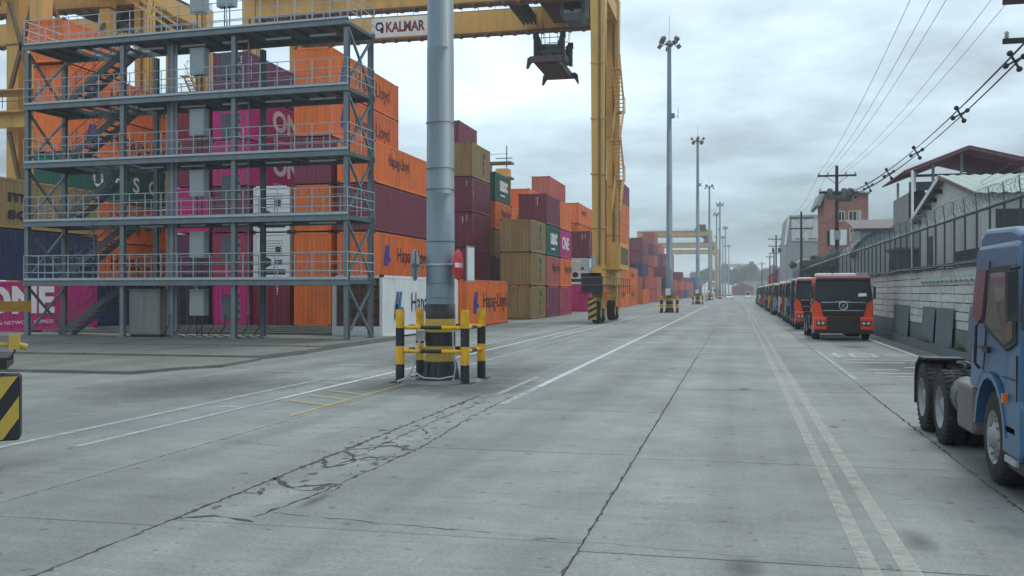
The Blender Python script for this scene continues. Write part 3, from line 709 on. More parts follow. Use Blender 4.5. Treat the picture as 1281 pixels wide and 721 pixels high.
# ------------------------------------------------------------------ steel reefer platform with stairs
PX = [-31.05, -26.0, -20.5, -15.33]
PY0, PY1 = 37.4, 39.7
PZ = [2.65, 5.28, 7.90, 10.52, 13.2]
G0 = 0.17
plat = thing('access_platform', 'five-level grey steel access platform with railings and stairs in front of container stacks', 'platform', (0, 0, 0))
for x in PX:
    for y in (PY0, PY1):
        b = MB(); w = .2
        b.box(x - w / 2, x + w / 2, y - w / 2, y - w / 2 + .022, G0, PZ[-1] - .35); b.box(x - w / 2, x + w / 2, y + w / 2 - .022, y + w / 2, G0, PZ[-1] - .35)
        b.box(x - .012, x + .012, y - w / 2 + .022, y + w / 2 - .022, G0, PZ[-1] - .35); b.box(x - .2, x + .2, y - .2, y + .2, G0 - .01, G0 + .025)
        b.build('post', M_STEEL, plat)
for lv, z in enumerate(PZ):
    b = MB()
    b.box(PX[0] - .15, PX[-1] + .15, PY0 - .16, PY0 - .11, z - .24, z); b.box(PX[0] - .15, PX[-1] + .15, PY1 + .11, PY1 + .16, z - .24, z)
    for zz in (z - .24, z - .02): b.box(PX[0] - .15, PX[-1] + .15, PY0 - .22, PY0 - .16, zz, zz + .02)
    b.build('edge_beam', M_STEEL, plat)
    b = MB()
    n = 18
    for i in range(n + 1):
        x = PX[0] + (PX[-1] - PX[0]) * i / n
        b.box(x - .04, x + .04, PY0 - .11, PY1 + .11, z - .18, z - .05)
    b.build('joist', M_STEELD, plat)
    b = MB(); n = 9
    for i in range(n):
        x0 = PX[0] + (PX[-1] - PX[0]) * i / n
        if lv and i in (1, 2): b.box(x0 + .01, x0 + (PX[-1] - PX[0]) / n - .01, PY0 - .1, PY0 + 1.0, z - .05, z - .015)
        else: b.box(x0 + .01, x0 + (PX[-1] - PX[0]) / n - .01, PY0 - .1, PY1 + .1, z - .05, z - .015)
    b.build('deck_plate', M_STEELD, plat)
    b = MB(); n = 20; xl, xr = PX[0] - .1, PX[-1] + .1
    for yy in (PY0 - .13, PY1 + .13):
        for zz in (.35, .72, 1.1): b.tube((xl, yy, z + zz), (xr, yy, z + zz), .02, n=5, caps=False)
        for i in range(n + 1):
            x = xl + (xr - xl) * i / n; b.tube((x, yy, z), (x, yy, z + 1.1), .022, n=5, caps=False)
        b.box(xl, xr, yy - .006, yy + .006, z, z + .1)
    for xx in (xl, xr):
        for zz in (.35, .72, 1.1): b.tube((xx, PY0 - .13, z + zz), (xx, PY1 + .13, z + zz), .02, n=5, caps=False)
        b.tube((xx, (PY0 + PY1) / 2, z), (xx, (PY0 + PY1) / 2, z + 1.1), .022, n=5, caps=False)
    b.build('railing', M_GALV, plat)
    if lv:
        for i in range(5):
            b = MB(); b.box(-26 + i * 2.1, -26 + i * 2.1 + 1.2, 38.5, 38.62, z - .26, z - .2); b.build('tube_light', M_WHITE, plat)
_pv = Vector((-23.0, 38.5, 0)); _a = R(-3.2)
plat.rotation_euler.z = _a; plat.location = _pv - Matrix.Rotation(_a, 3, 'Z') @ _pv
zs = [G0] + PZ
for i in range(5):
    za, zb = zs[i], zs[i + 1] - .33
    for x in (PX[0], PX[-1]):
        b = MB(); b.bar((x, PY0, za + .1), (x, PY1, zb), .09, .09); b.build('brace', M_STEEL, plat)
        b = MB(); b.bar((x + .05, PY1, za + .1), (x + .05, PY0, zb), .09, .09); b.build('brace', M_STEEL, plat)
    # stair flight, rising to the right in the left bay
    x0, x1 = -30.4, -26.6; yc = PY0 + 1.62
    st = MB()
    zt = zs[i + 1]
    for yy in (yc - .42, yc + .42): st.bar((x0, yy, za), (x1, yy, zt), .05, .28)
    fl = st.build('stair_flight', M_STEELD, plat)
    n = 11
    for k in range(n):
        t = (k + .6) / n; x = x0 + (x1 - x0) * t; z = za + (zt - za) * t
        m = MB(); m.box(x - .13, x + .15, yc - .4, yc + .4, z - .02, z + .02); m.build('tread', M_STEELD, fl)
    hr = MB()
    for yy in (yc - .44, yc + .44):
        for zz in (.5, 1.0): hr.tube((x0, yy, za + zz), (x1, yy, zt + zz), .02, n=5, caps=False)
        for k in range(5):
            t = k / 4; hr.tube((x0 + (x1 - x0) * t, yy, za + (zt - za) * t), (x0 + (x1 - x0) * t, yy, za + (zt - za) * t + 1.0), .02, n=5, caps=False)
    hr.build('handrail', M_STEEL, fl)
# plug boxes bolted along the decks
def plug_box(x, z, w, h, m, y=PY0 + .35):
    b = MB(); b.box(x - w / 2, x + w / 2, y, y + .35, z, z + h); b.box(x - w / 2 - .03, x + w / 2 + .03, y - .03, y + .38, z + h, z + h + .04)
    o = b.build('plug_cabinet', m, plat)
    d = MB(); d.box(x - w / 2 + .04, x + w / 2 - .04, y - .018, y - .001, z + .05, z + h - .05); d.box(x + w / 2 - .12, x + w / 2 - .08, y - .035, y - .018, z + h * .45, z + h * .6); d.build('door', m, o)
    l = MB(); l.tube((x - .1, y + .15, z - .9), (x - .1, y + .15, z), .025, n=5); l.tube((x + .15, y + .15, z - .9), (x + .15, y + .15, z), .025, n=5); l.build('conduit', M_DARK, o)
    return o
for i, z in enumerate([G0] + PZ):
    plug_box(-22.55, z + .95, .72, 1.1, M_CAB)
    if i == 5: plug_box(-21.2, z + 1.1, .8, 1.1, M_CAB)
    else:
        b = MB(); b.box(-21.45, -20.75, PY0 + .5, PY0 + .8, z + .75, z + 1.85); o = b.build('socket_panel', M_STEELD, plat)
        for k in range(3):
            s_ = MB(); s_.box(-20.72, -20.6, PY0 + .42, PY0 + .62, z + .85 + k * .35, z + 1.05 + k * .35); s_.build('socket', M_CAB, o)
cv = MB()
for x in (-24.15, -23.75, -20.2): cv.tube((x, PY0 + .6, G0), (x, PY0 + .6, 12.9), .05 if x < -21 else .035, n=6)
cv.box(-24.05, -23.87, PY0 + .55, PY0 + .66, G0, 12.9)
cv.build('cable_riser', mat('riser_grey', lin((128, 138, 146)), .55, .2, .15, 2, (1, 1, .3), RUST, .3), plat)
cb = MB()
for k in range(9):
    x = -24 + k * .55; cb.path([(x, PY0 + .5, G0 + 1.0), (x + .1, PY0 + .3, G0 + .5), (x - .1, PY0 + .2, G0 + .15), (x + .4, PY0 + .1, G0 + .06)], .025, 5)
cb.build('cable_loop', M_BLACK, plat)
# floor-standing cabinet under the stairs bay
t = thing('electrical_cabinet', 'tall weathered grey electrical cabinet standing under the lowest platform deck', 'cabinet', (-25.1, 37.7, G0))
b = MB(); b.box(-.75, .75, 0, .7, .12, 2.05); b.box(-.8, .8, -.04, .74, 2.05, 2.1); b.build('housing', M_CABB, t)
b = MB(); b.box(-.7, -.01, -.02, -.001, .17, 2.0); b.build('door', M_CABB, t)
b = MB(); b.box(.01, .7, -.02, -.001, .17, 2.0); b.build('door', M_CABB, t)
b = MB(); b.box(-.7, .7, .05, .65, 0, .12); b.build('plinth', M_DARK, t)

# ------------------------------------------------------------------ lighting masts with guard rails
def guard_rail(loc, label, group=None):
    """four banded posts joined by two banded rails"""
    t = thing('guard_rail', label, 'guard rail', loc, 0, group)
    q = [(-.8, -.75), (.8, -.75), (.8, .75), (-.8, .75)]
    for (x, y) in q:
        b = MB()
        for i in range(4):
            b.mi = i % 2; b.tube((x, y, .43 * i), (x, y, .43 * (i + 1)), .105, n=14, caps=(i == 3))
        b.mi = 0; b.box(x - .19, x + .19, y - .19, y + .19, .0, .025)
        b.build('post', [M_BLACK, M_YEL], t)
    for z in (.74, 1.3):
        for i, (a, c) in enumerate(zip(q, q[1:] + q[:1])):
            if i == 1 and z < 1: pass
            b = MB(); a = Vector((*a, z)); c = Vector((*c, z)); d = (c - a).normalized(); a2 = a + d * .1; c2 = c - d * .1; L = c2 - a2
            for k, (s0, s1) in enumerate(((0, .3), (.3, .67), (.67, 1))):
                b.mi = (k + 1) % 2; b.tube(a2 + L * s0, a2 + L * s1, .045, n=8, caps=False)
            b.build('rail', [M_BLACK, M_YEL], t)
    return t
def mast(loc, label, group, near=False):
    t = thing('lamp_mast', label, 'lamp mast', loc, 0, group)
    b = MB(); n = 24 if near else 10
    prof = [(.345, 1.5), (.335, 4.5), (.332, 4.5), (.325, 8), (.32, 8.0), (.30, 13), (.293, 13), (.26, 19), (.253, 19), (.2, 28.0)]
    b.lathe(prof, n=n)
    if near:
        for z in (2.0, 2.35, 3.35, 4.6, 5.1, 6.2): b.lathe([(.345, z), (.352, z), (.352, z + .02), (.34, z + .02)], n=n)
    else: b.lathe([(.34, 1.5), (.36, 1.5), (.36, 1.7), (.34, 1.7)], n=n)
    b.build('shaft', M_POLE, t)
    b = MB()
    for i, (z0, z1, m, r0) in enumerate(((1.18, 1.5, 1, .37), (.85, 1.18, 0, .365), (.48, .85, 1, .36))):
        b.mi = 0 if m == 0 else 1; b.lathe([(r0, z0), (r0 - .005, z1)], n=n)
    b.mi = 0; b.lathe([(.47, .04), (.46, .12), (.38, .48)], n=n); b.lathe([(.36, 1.5), (.36, 1.85), (.345, 1.85)], n=n)
    b.lathe([(0, .06), (.6, .06), (.6, 0)], n=n)
    for i in range(12):
        a = i * math.pi / 6; c, s = math.cos(a), math.sin(a)
        b.bar((c * .44, s * .44, .05), (c * .38, s * .38, .42), .03, .12)
    b.build('base', [M_BLACK, M_YELD], t)
    b = MB(); b.lathe([(.2, 27.5), (.42, 27.6), (.42, 27.7), (.2, 27.75)], n=12); b.tube((0, 0, 28), (0, 0, 30.6), .02, n=5)
    b.build('head_ring', M_STEELD, t)
    for i in range(8):
        a = i * math.pi / 4 + .2; c, s = math.cos(a), math.sin(a)
        b = MB(); hh_ = 28.0 if i % 2 else 27.35
        b.bar((c * .35, s * .35, 27.65), (c * .95, s * .95, hh_), .06, .06)
        b.bar((c * .85, s * .85, hh_ + .2), (c * 1.1, s * 1.1, hh_ - .1), .42, .36); b.build('floodlight', M_STEELD, t)
    b = MB(); b.box(.2, .55, -.15, .15, 20.0, 20.5); b.tube((.2, 0, 20.2), (.9, 0, 20.2), .03, n=5); b.tube((.9, 0, 19.9), (.9, 0, 21.1), .03, n=5); b.build('bracket', M_STEEL, t)
    return t
mast((-6.98, 22.55, 0), 'thick grey-blue lamp mast in the foreground with black and yellow banded base', 'tall lamp masts along the yard lane', True)
guard_rail((-7.0, 22.72, 0), 'black and yellow guard rail round the foot of the nearest mast')
MSTS = [(-6.8, 101.5, 'second lamp mast up the lane, right of the yellow crane'), (-6.5, 168, 'third lamp mast up the lane, with clustered floodlights at its top')] + \
       [(-6.6, 243, 'distant lamp mast, fourth counted up the lane from the nearest one'), (-4.9, 292, 'distant lamp mast, fifth counted up the lane from the nearest one'), (-6.6, 330, 'distant lamp mast, sixth counted up the lane from the nearest one'), (-4.6, 400, 'distant lamp mast, seventh counted up the lane from the nearest one'), (-6.6, 470, 'distant lamp mast, eighth counted up the lane from the nearest one'), (-4.6, 560, 'distant lamp mast, last counted up the lane from the nearest one')]
mp = None
for i, (x, y, lb) in enumerate(MSTS):
    if mp is None: m_ = mp = mast((x, y, 0), lb, 'tall lamp masts along the yard lane')
    else:
        m_ = copy_tree(mp); m_.location = (x, y, 0); m_['label'] = lb
    m_.rotation_euler.z = i * .7
for i, (x, y) in enumerate(((-6.8, 101.5), (-6.5, 168), (-6.6, 243))):
    if i == 0: gr0 = g_ = guard_rail((x, y, 0), 'black and yellow guard rail round the foot of the second mast', 'distant mast guard rails')
    else:
        g_ = copy_tree(gr0); g_.location = (x, y, 0); g_['label'] = 'black and yellow guard rail round the foot of the %s mast' % ('third', 'fourth')[i - 1]
    t = thing('fuse_box', 'pale fuse box fixed on the %s mast above its guard rail' % ('second', 'third', 'fourth')[i], 'box', (x - .1, y - .5, 1.75), 0, 'mast fuse boxes')
    b = MB(); b.box(-.28, .28, -.16, .12, 0, .75); b.build('housing', M_CAB, t)
    b = MB(); b.box(-.24, .24, -.18, -.161, .04, .71); b.build('door', M_WHITE, t)
# signs strapped to the nearest mast, seen almost edge-on
band = MB(); band.lathe([(.335, 2.76), (.35, 2.76), (.35, 2.82), (.335, 2.82)], c=(-6.98, 22.55, 0), n=24); band.bar((-7.5, 22.5, 2.79), (-6.5, 22.5, 2.79), .04, .04)
tag(band.build('strap_band', M_GALV), 'metal strap clamped round the nearest mast holding the road signs', 'strap')
t = thing('road_sign', 'round road sign seen from its grey back, left side of nearest mast', 'sign', (-7.52, 22.25, 2.78), R(3))
b = MB(); b.lathe([(0, -.006), (.37, -.006), (.38, 0), (.37, .006), (0, .006)], 'x', n=28); b.build('disc', M_GALV, t)
b = MB(); b.box(.006, .03, -.3, .3, -.03, .03); b.box(.006, .03, -.02, .02, -.36, .36); b.build('stiffener', M_STEEL, t)
t = thing('road_sign', 'round red no-entry sign with white bar, right side of nearest mast', 'sign', (-6.47, 22.35, 2.78), R(-4))
b = MB(); b.lathe([(0, -.006), (.36, -.006), (.37, 0), (.36, .006), (0, .006)], 'x', n=28); b.build('disc', M_RED, t)
b = MB(); b.box(.0065, .010, -.26, .26, -.055, .055); b.build('bar', M_INKW, t)
t = thing('notice_board', 'small white rectangular notice plate beside the red no-entry sign', 'sign', (-6.25, 22.62, 2.38), R(-9))
b = MB(); b.box(-.012, .012, -.22, .22, 0, .86); b.build('plate', M_CAB, t)
b = MB(); b.box(.0125, .016, -.19, .19, .04, .82); b.build('face', M_WHITE, t)
# junction box and loose cables at the mast foot
t = thing('junction_box', 'small white junction box on the foot of the nearest mast', 'box', (-7.4, 22.3, .98))
b = MB(); b.box(-.07, .12, -.09, .09, 0, .26); b.build('housing', M_WHITE, t)
b = MB(); b.box(-.06, .11, -.10, -.091, .02, .24); b.build('lid', M_CAB, t)
b = MB(); b.path([(-7.4, 22.25, 1.0), (-7.45, 22.15, .6), (-7.5, 22.0, .3), (-7.62, 21.85, .1), (-7.8, 21.75, .03)], .03, 6)
b.path([(-6.6, 22.3, 1.3), (-6.55, 22.2, .8), (-6.48, 22.15, .35), (-6.5, 22.0, .05)], .022, 6)
b.path([(-7.5, 21.95, .28), (-7.2, 21.92, .12), (-6.8, 21.92, .1), (-6.5, 22.0, .16)], .02, 6)
tag(b.build('loose_cable', M_GALV), 'pale loose conduits hanging down the foot of the nearest mast', 'cable')
b = MB(); r_ = random.Random(21)
b.lathe([(1.05, 0), (1.0, .035), (.9, .045), (0, .05)], c=(-6.98, 22.5, 0), n=22)
tag(b.build('footing', M_PATCH), kind='structure')

# ------------------------------------------------------------------ yard cranes on rubber tyres
def crane(loc, label, sign=True, group=None):
    """origin on the ground under the right-hand legs; portal spans to -X, legs 7.9 m apart along Y"""
    t = thing('gantry_crane', label, 'gantry crane', loc, 0, group)
    SP = 26.2; WB = 7.9; ZT = 22.6
    for x in (0, -SP):
        for y in (0, WB):
            b = MB()
            # tapered box leg with flange edges
            for (wx0, wx1, wy0, wy1, z0, z1) in ((.38, .52, .42, .55, 3.78, ZT + 1.9),):
                vs = [(x - wx0, y - wy0, z0), (x + wx0, y - wy0, z0), (x + wx0, y + wy0, z0), (x - wx0, y + wy0, z0), (x - wx1, y - wy1, z1), (x + wx1, y - wy1, z1), (x + wx1, y + wy1, z1), (x - wx1, y + wy1, z1)]
                b.add(vs, [(0, 3, 2, 1), (4, 5, 6, 7), (0, 1, 5, 4), (1, 2, 6, 5), (2, 3, 7, 6), (3, 0, 4, 7)])
            leg = b.build('leg', M_CRANE, t)
            for z in (6.5, 10.2, 14, 17.8):
                b = MB(); b.box(x - .5, x + .5, y - .57, y + .57, z, z + .07); b.build('flange', M_CRANE, leg)
            b = MB(); b.mi = 0; b.box(x + .46, x + .50, y - .2, y - .12, 4, ZT); b.box(x + .46, x + .50, y + .12, y + .2, 4, ZT); b.box(x + .05, x + .2, y - .62, y - .56, 4, ZT)
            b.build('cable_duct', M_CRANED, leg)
    for y in (0, WB):
        b = MB(); b.box(-SP + .55, -.55, y - .45, y + .45, ZT, ZT + 1.7); g_ = b.build('girder', M_CRANE, t)
        b = MB(); b.box(-SP + .56, -.56, y - .5, y + .5, ZT - .12, ZT - .002)
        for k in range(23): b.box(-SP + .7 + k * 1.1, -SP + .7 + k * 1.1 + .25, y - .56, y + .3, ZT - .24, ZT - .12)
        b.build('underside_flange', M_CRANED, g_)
        b = MB(); b.box(-SP + .55, -.55, y - .12, y + .12, ZT + 1.7, ZT + 1.85); b.build('trolley_rail', M_DARK, g_)
        s_ = -1 if y == 0 else 1
        b = MB(); b.box(-SP, 0, y + s_ * .56, y + s_ * 1.25, ZT + 1.55, ZT + 1.62)
        for zz in (.55, 1.1): b.tube((-SP, y + s_ * 1.22, ZT + 1.6 + zz), (0, y + s_ * 1.22, ZT + 1.6 + zz), .025, n=5)
        for k in range(20): b.tube((-SP + k * SP / 19, y + s_ * 1.22, ZT + 1.6), (-SP + k * SP / 19, y + s_ * 1.22, ZT + 2.7), .025, n=5)
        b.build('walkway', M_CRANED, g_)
        if y > 0 and sign:
            b = MB(); b.box(-19.5, -13.3, y - .475, y - .452, ZT + .08, ZT + 1.62); p = b.build('sign_panel', M_WHITE, g_)
            lettering('KALMAR', M_INKR, g_, (-18.3, y - .482, ZT + .45), width=3.3, height=.85, face='-y', bold=.05)
            b = MB(); b.lathe([(.22, 0), (.36, 0), (.36, .006), (.22, .006)], 'y', (-18.85, y - .485, ZT + .95), 14); b.box(-18.75, -18.5, y - .485, y - .479, ZT + .42, ZT + .85); b.box(-19.1, -18.6, y - .485, y - .4791, ZT + 1.15, ZT + 1.3)
            b.build('emblem', M_INK, g_)
    for x in (0, -SP):
        b = MB(); b.box(x - .4, x + .4, .5, WB - .5, ZT + .15, ZT + 1.3); b.build('end_tie', M_CRANE, t)
        b = MB(); b.box(x - .42, x + .42, -1.7, WB + 1.7, 2.6, 3.7); b.box(x - .5, x + .5, -1.7, WB + 1.7, 3.7, 3.78); b.build('sill_beam', M_CRANE, t)
        for y in (0, WB):
            b = MB(); b.prism([(y - .9, 1.0), (y + .9, 1.0), (y + 1.1, 1.5), (y + .45, 2.6), (y - .45, 2.6), (y - 1.1, 1.5)], x - .34, x + .34)
            bg_ = b.build('bogie', M_CRANE, t)
            for yy in (y - .95, y + .95):
                w = MB(); w.lathe([(.4, -.3), (.68, -.28), (.76, -.18), (.76, .18), (.68, .28), (.4, .3)], 'x', (x, yy, .76), 24); w.mi = 1; w.lathe([(0, -.2), (.36, -.22), (.4, -.3)], 'x', (x, yy, .76), 24); w.lathe([(.4, .3), (.36, .22), (0, .2)], 'x', (x, yy, .76), 24)
                w.build('wheel', [M_TYRE, M_CRANE], bg_)
            ye = y - 1.95 if y == 0 else y + 1.9
            gd = MB(); gd.box(x - .45, x + .12, ye - .03, ye + .03, .25, 1.75)
            gdo = gd.build('wheel_guard', M_YELD, bg_)
            st = MB(); yf = ye - .036 if y == 0 else ye + .031
            for k in range(4):
                z0 = .25 + k * .42
                st.add([(x - .45, yf, z0), (x + .12, yf, min(z0 + .30, 1.75)), (x + .12, yf, min(z0 + .50, 1.75)), (x - .45, yf, z0 + .22)], [(0, 1, 2, 3)])
            st.build('stripe', M_BLACK, gdo)
    # power pack, cabinets and stairs on the right-hand sill
    b = MB(); b.box(-.2, 1.35, 1.2, 6.5, 3.8, 5.6); b.box(-.3, 1.45, 1.0, 6.7, 3.7, 3.8); o = b.build('power_pack', M_CRANE, t)
    b = MB()
    for k in range(7): b.box(1.352, 1.37, 1.5 + k * .68, 2.0 + k * .68, 4.1, 5.3)
    b.build('louvre', M_CRANED, o)
    b = MB(); b.box(-.95, .4, -1.7, -.55, 2.1, 3.4); b.box(-.6, .5, -1.75, -1.7, 2.4, 3.2); b.box(-1.2, 1.0, -1.9, -.5, 2.0, 2.06); b.build('engine_box', M_DARK, t)
    b = MB(); b.tube((-.2, -1.2, 3.4), (-.2, -1.2, 4.6), .14, n=8); b.box(-.75, -.3, -1.82, -1.76, 3.5, 3.75); b.box(-.95, -.5, -1.8, -1.3, 3.8, 4.3); b.build('exhaust', M_GALV, t)
    b = MB()
    for zz in (2.6, 3.1):
        b.tube((-.95, -2.0, zz), (1.1, -2.0, zz), .025, n=5)
        b.tube((1.1, -2.0, zz), (1.1, WB + 2, zz), .025, n=5)
    for k in range(9): b.tube((1.1, -2 + k * 1.45, 2.06), (1.1, -2 + k * 1.45, 3.1), .025, n=5)
    b.box(.5, 1.15, -2.0, WB + 2, 2.0, 2.05); b.build('catwalk', M_CRANED, t)
    stt = MB()
    zz = 8.0; d = 1
    for k in range(4):
        y0, y1 = (WB - 3.4, WB - .9) if d > 0 else (WB - .9, WB - 3.4)
        for xx in (.35, .95): stt.bar((xx, y0, zz), (xx, y1, zz + 2.6), .05, .2); stt.tube((xx, y0, zz + 1.0), (xx, y1, zz + 3.6), .03, n=5); stt.tube((xx, y0, zz + .5), (xx, y1, zz + 3.1), .02, n=5)
        for q in range(10): stt.box(.35, .95, y0 + (y1 - y0) * q / 10 - .12, y0 + (y1 - y0) * q / 10 + .12, zz + 2.6 * q / 10, zz + 2.6 * q / 10 + .03)
        ya = y1 + (.6 if d > 0 else -.6); stt.box(.3, 1.0, min(y1, ya), max(y1, ya), zz + 2.55, zz + 2.6)
        for yq in (y1, ya): stt.tube((.97, yq, zz + 2.6), (.97, yq, zz + 3.7), .025, n=5)
        stt.tube((.97, y1, zz + 3.7), (.97, ya, zz + 3.7), .025, n=5)
        zz += 2.6; d = -d
    stt.build('stair', M_CRANE, t)
    # trolley and operator's cabin near the right end
    tx = -3.4
    b = MB(); b.box(tx - 2.2, tx + 2.0, -.6, WB + .6, ZT + 1.9, ZT + 2.5); b.box(tx - 1.8, tx + 1.6, 1.2, WB - 1.2, ZT + 2.5, ZT + 4.2); b.box(tx - 1.0, tx + 2.2, 1.0, WB - 1.0, ZT + .2, ZT + 1.2)
    for k in range(4): b.box(tx - 3.4 + k * .3, tx - 3.3 + k * .3, 1, 6.9, ZT + .2, ZT + .9)
    tr = b.build('trolley', M_DARK, t)
    b = MB(); b.prism([(tx + .9, ZT - 1.3), (tx + 1.9, ZT - 1.3), (tx + 2.3, ZT - .8), (tx + 2.3, ZT + .9), (tx + .5, ZT + .9), (tx + .5, ZT - .8)], 1.0, 2.9, 'y'); c = b.build('operator_cab', M_STEELD, tr)
    b = MB(); b.box(tx + .8, tx + 2.0, .97, .999, ZT - .8, ZT + .4); b.build('window', M_GLASS, c)
    return t
C1 = (-9.3, 66.9, 0)
cr1 = crane(C1, 'yellow rubber-tyred gantry crane straddling the container stacks beside the road', True)
cr_far = crane((-9.5, 363, 0), 'distant yellow gantry crane, nearest of those far up the lane', False, 'distant gantry cranes')
for i, (x, y, lb) in enumerate(((-9.5, 452, 'distant yellow gantry crane just behind the nearest far crane'), (-9.5, 530, 'distant yellow gantry crane last in the line behind the lamp masts'), (15.0, 820, 'farthest gantry crane, spanning the end of the road on the skyline'),
                               (-41.2, 61.9, 'yellow gantry crane behind the orange stack at upper left, its girder overhead'))):
    c = copy_tree(cr_far); c.location = (x, y, 0); c['label'] = lb
    if i >= 3: del c['group']
# braced legs of a further crane at the left edge
t = thing('crane_portal', 'braced pale yellow steel legs of a quay crane at the left picture edge', 'crane', (-43.4, 54.0, 0))
for x, y, w in ((0, 0, .95), (-2.6, 1.0, .9), (.2, 6.5, .8), (-6.5, 1.0, .9)):
    b = MB(); b.box(x - w / 2, x + w / 2, y - w / 2, y + w / 2, 0, 27); lg = b.build('leg', M_CRANE, t)
    for z in (5, 9.2, 18.2, 22): 
        b = MB(); b.box(x - w / 2 - .05, x + w / 2 + .05, y - w / 2 - .05, y + w / 2 + .05, z, z + .1); b.build('flange', M_CRANED, lg)
for z, h in ((12.6, 1.1), (14.6, .3), (21.0, .9), (23.2, 1.4)):
    b = MB(); b.box(-16, .47, -.7, -.48, z, z + h); b.box(-16, .6, -1.3, -.71, z + h * .8, z + h * .8 + .08); b.build('cross_beam', M_CRANE, t)
for (p, q) in (((-2.2, -.2, 5), (-.4, -.2, 12.4)), ((-.4, -.2, 5), (-2.2, -.2, 12.4)), ((-2.2, -.2, 14.9), (-.4, -.2, 20.8)), ((-.4, -.2, 14.9), (-2.2, -.2, 20.8)), ((.2, .5, 14), (.2, 6.2, 21)), ((.2, .5, 21), (.2, 6.2, 14)), ((-6, -.2, 14.9), (-3, -.2, 20.8))):
    b = MB(); b.bar(p, q, .22, .22); b.build('brace', M_CRANED, t)
b = MB()
for z in (13.75, 14.3, 24.7, 25.2): b.tube((-14, -1.28, z + .4), (.6, -1.28, z + .4), .03, n=5)
for k in range(12): b.tube((.6 - k * 1.2, -1.28, 13.7), (.6 - k * 1.2, -1.28, 14.75), .025, n=5)
b.build('railing', M_CRANED, t)
t = thing('crane_stair', 'long pale inclined stair and pipe truss descending from the girder at upper left', 'stair', (-41.0, 60.0, 0))
for dz in (0, .55, 1.1):
    b = MB(); b.bar((-1.8, -.2, 23.6 + dz), (3.6, -.2, 19.9 + dz), .09, .16); b.build('stringer', M_CRANE, t)
for k in range(11):
    f_ = k / 11; b = MB(); b.bar((-1.6 + 5.2 * f_, -.2, 23.5 - 3.55 * f_), (-1.4 + 5.2 * f_, -.2, 24.5 - 3.55 * f_), .06, .06); b.build('baluster', M_CRANED, t)
b = MB(); b.box(-14, 1.0, -.9, .4, 23.1, 23.3)
for k in range(22): b.box(-13.8 + k * .68, -13.5 + k * .68, -.95, -.5, 22.7, 23.08)
b.build('lamp_gallery', M_CRANE, t)
b = MB(); b.box(3.0, 3.5, -.5, .1, 0, 20); b.build('support_leg', M_CRANE, t)
# yellow tower behind the stacks left of the crane
t = thing('crane_tower', 'pair of yellow steel columns with mast rising behind the green container', 'crane', (-28.0, 112.0, 0))
for x in (-1.2, 1.1):
    b = MB(); b.box(x - .75, x + .75, -.8, .8, 0, 17.2 if x < 0 else 16.6); b.build('column', M_CRANE, t)
b = MB()
for z in (13.8, 15.4, 17.2): b.box(-2.3, 2.2, -.9, .9, z, z + .22)
b.build('cross_beam', M_CRANED, t)
b = MB(); b.tube((1.5, 0, 16.8), (1.5, 0, 19.4), .07, n=6); b.tube((.2, 0, 17.9), (2.2, 0, 17.9), .06, n=6); b.tube((-2, -.8, 18.3), (1.8, -.8, 18.3), .03, n=5); b.build('mast', M_STEEL, t)

# spreader hanging from the crane trolley
SPX, SPY, SPZ = -13.35, 68.6, 18.35
t = thing('container_spreader', 'dark lifting spreader frame hanging on ropes from the yellow crane', 'spreader', (SPX, SPY, SPZ))
b = MB()
for x in (-.75, .75): b.box(x - .16, x + .16, .3, 5.8, .25, .75)
for y in (2.0, 4.1): b.box(-.9, .9, y - .15, y + .15, .26, .74)
b.build('main_frame', M_DARK, t)
b = MB(); b.box(-.7, .7, .4, 5.7, .2, .3); b.build('belly_plate', M_DARK, t)
for y in (0.15, 5.95):
    b = MB(); b.box(-1.2, 1.2, y - .18, y + .18, .3, .72); e = b.build('end_beam', M_DARK if y > 1 else M_GRIME, t)
    for x in (-1.2, 1.2):
        b = MB(); s_ = 1 if x > 0 else -1
        b.prism([(x - .15 * s_, .72), (x + .15 * s_, .6), (x + .24 * s_, -.12), (x + .14 * s_, -.12), (x - .15 * s_, .35)], y - .16, y + .16, 'y'); b.build('flipper', M_DARK, e)
b = MB(); b.box(-.95, .95, 1.4, 4.7, 1.0, 1.5); b.box(-.6, .6, 1.8, 4.3, .75, 1.0); b.build('headblock', M_GRIME, t)
for y in (1.6, 4.5):
    for x in (-.85, .85):
        b = MB(); b.lathe([(0, -.14), (.36, -.14), (.5, -.1), (.5, .1), (.36, .14), (0, .14)], 'x', (x, y, 2.0), 14); b.box(x - .2, x + .2, y - .3, y + .3, 1.5, 2.1); b.build('sheave', M_DARK, t)
b = MB()
for x in (-.55, .55):
    b.tube((x, .6, .95), (x, 2.0, 1.3), .09, n=8); b.tube((x, 5.5, .95), (x, 4.2, 1.3), .09, n=8); b.tube((x, .5, .78), (x, 5.6, .78), .06, n=6)
b.box(-.35, .35, .7, 1.3, .75, 1.15); b.box(-.3, .3, 4.9, 5.5, .75, 1.1); b.tube((-.9, 3.05, 1.6), (.9, 3.05, 1.6), .28, n=12)
for k in range(5): b.path([(-.5 + .2 * k, 2.6, 2.1), (-.6 + .25 * k, 2.3, 1.7), (-.5 + .2 * k, 1.7, 1.3), (-.4 + .2 * k, 1.0, 1.1)], .03, 5)
b.build('hydraulics', M_DARK, t)
for y in (1.35, 4.75):
    for x in (-1.0, 1.0):
        b = MB(); b.box(x - .12, x + .12, y - .3, y + .3, 1.0, 2.5); b.box(x - .2, x + .2, y - .12, y + .12, 2.3, 2.75); b.build('sheave_bracket', M_DARK, t)
b = MB()
for zz in (1.9, 2.4, 2.8): b.tube((-.8, 1.5, zz), (.8, 1.5, zz), .03, n=5); b.tube((-.8, 4.6, zz), (.8, 4.6, zz), .03, n=5)
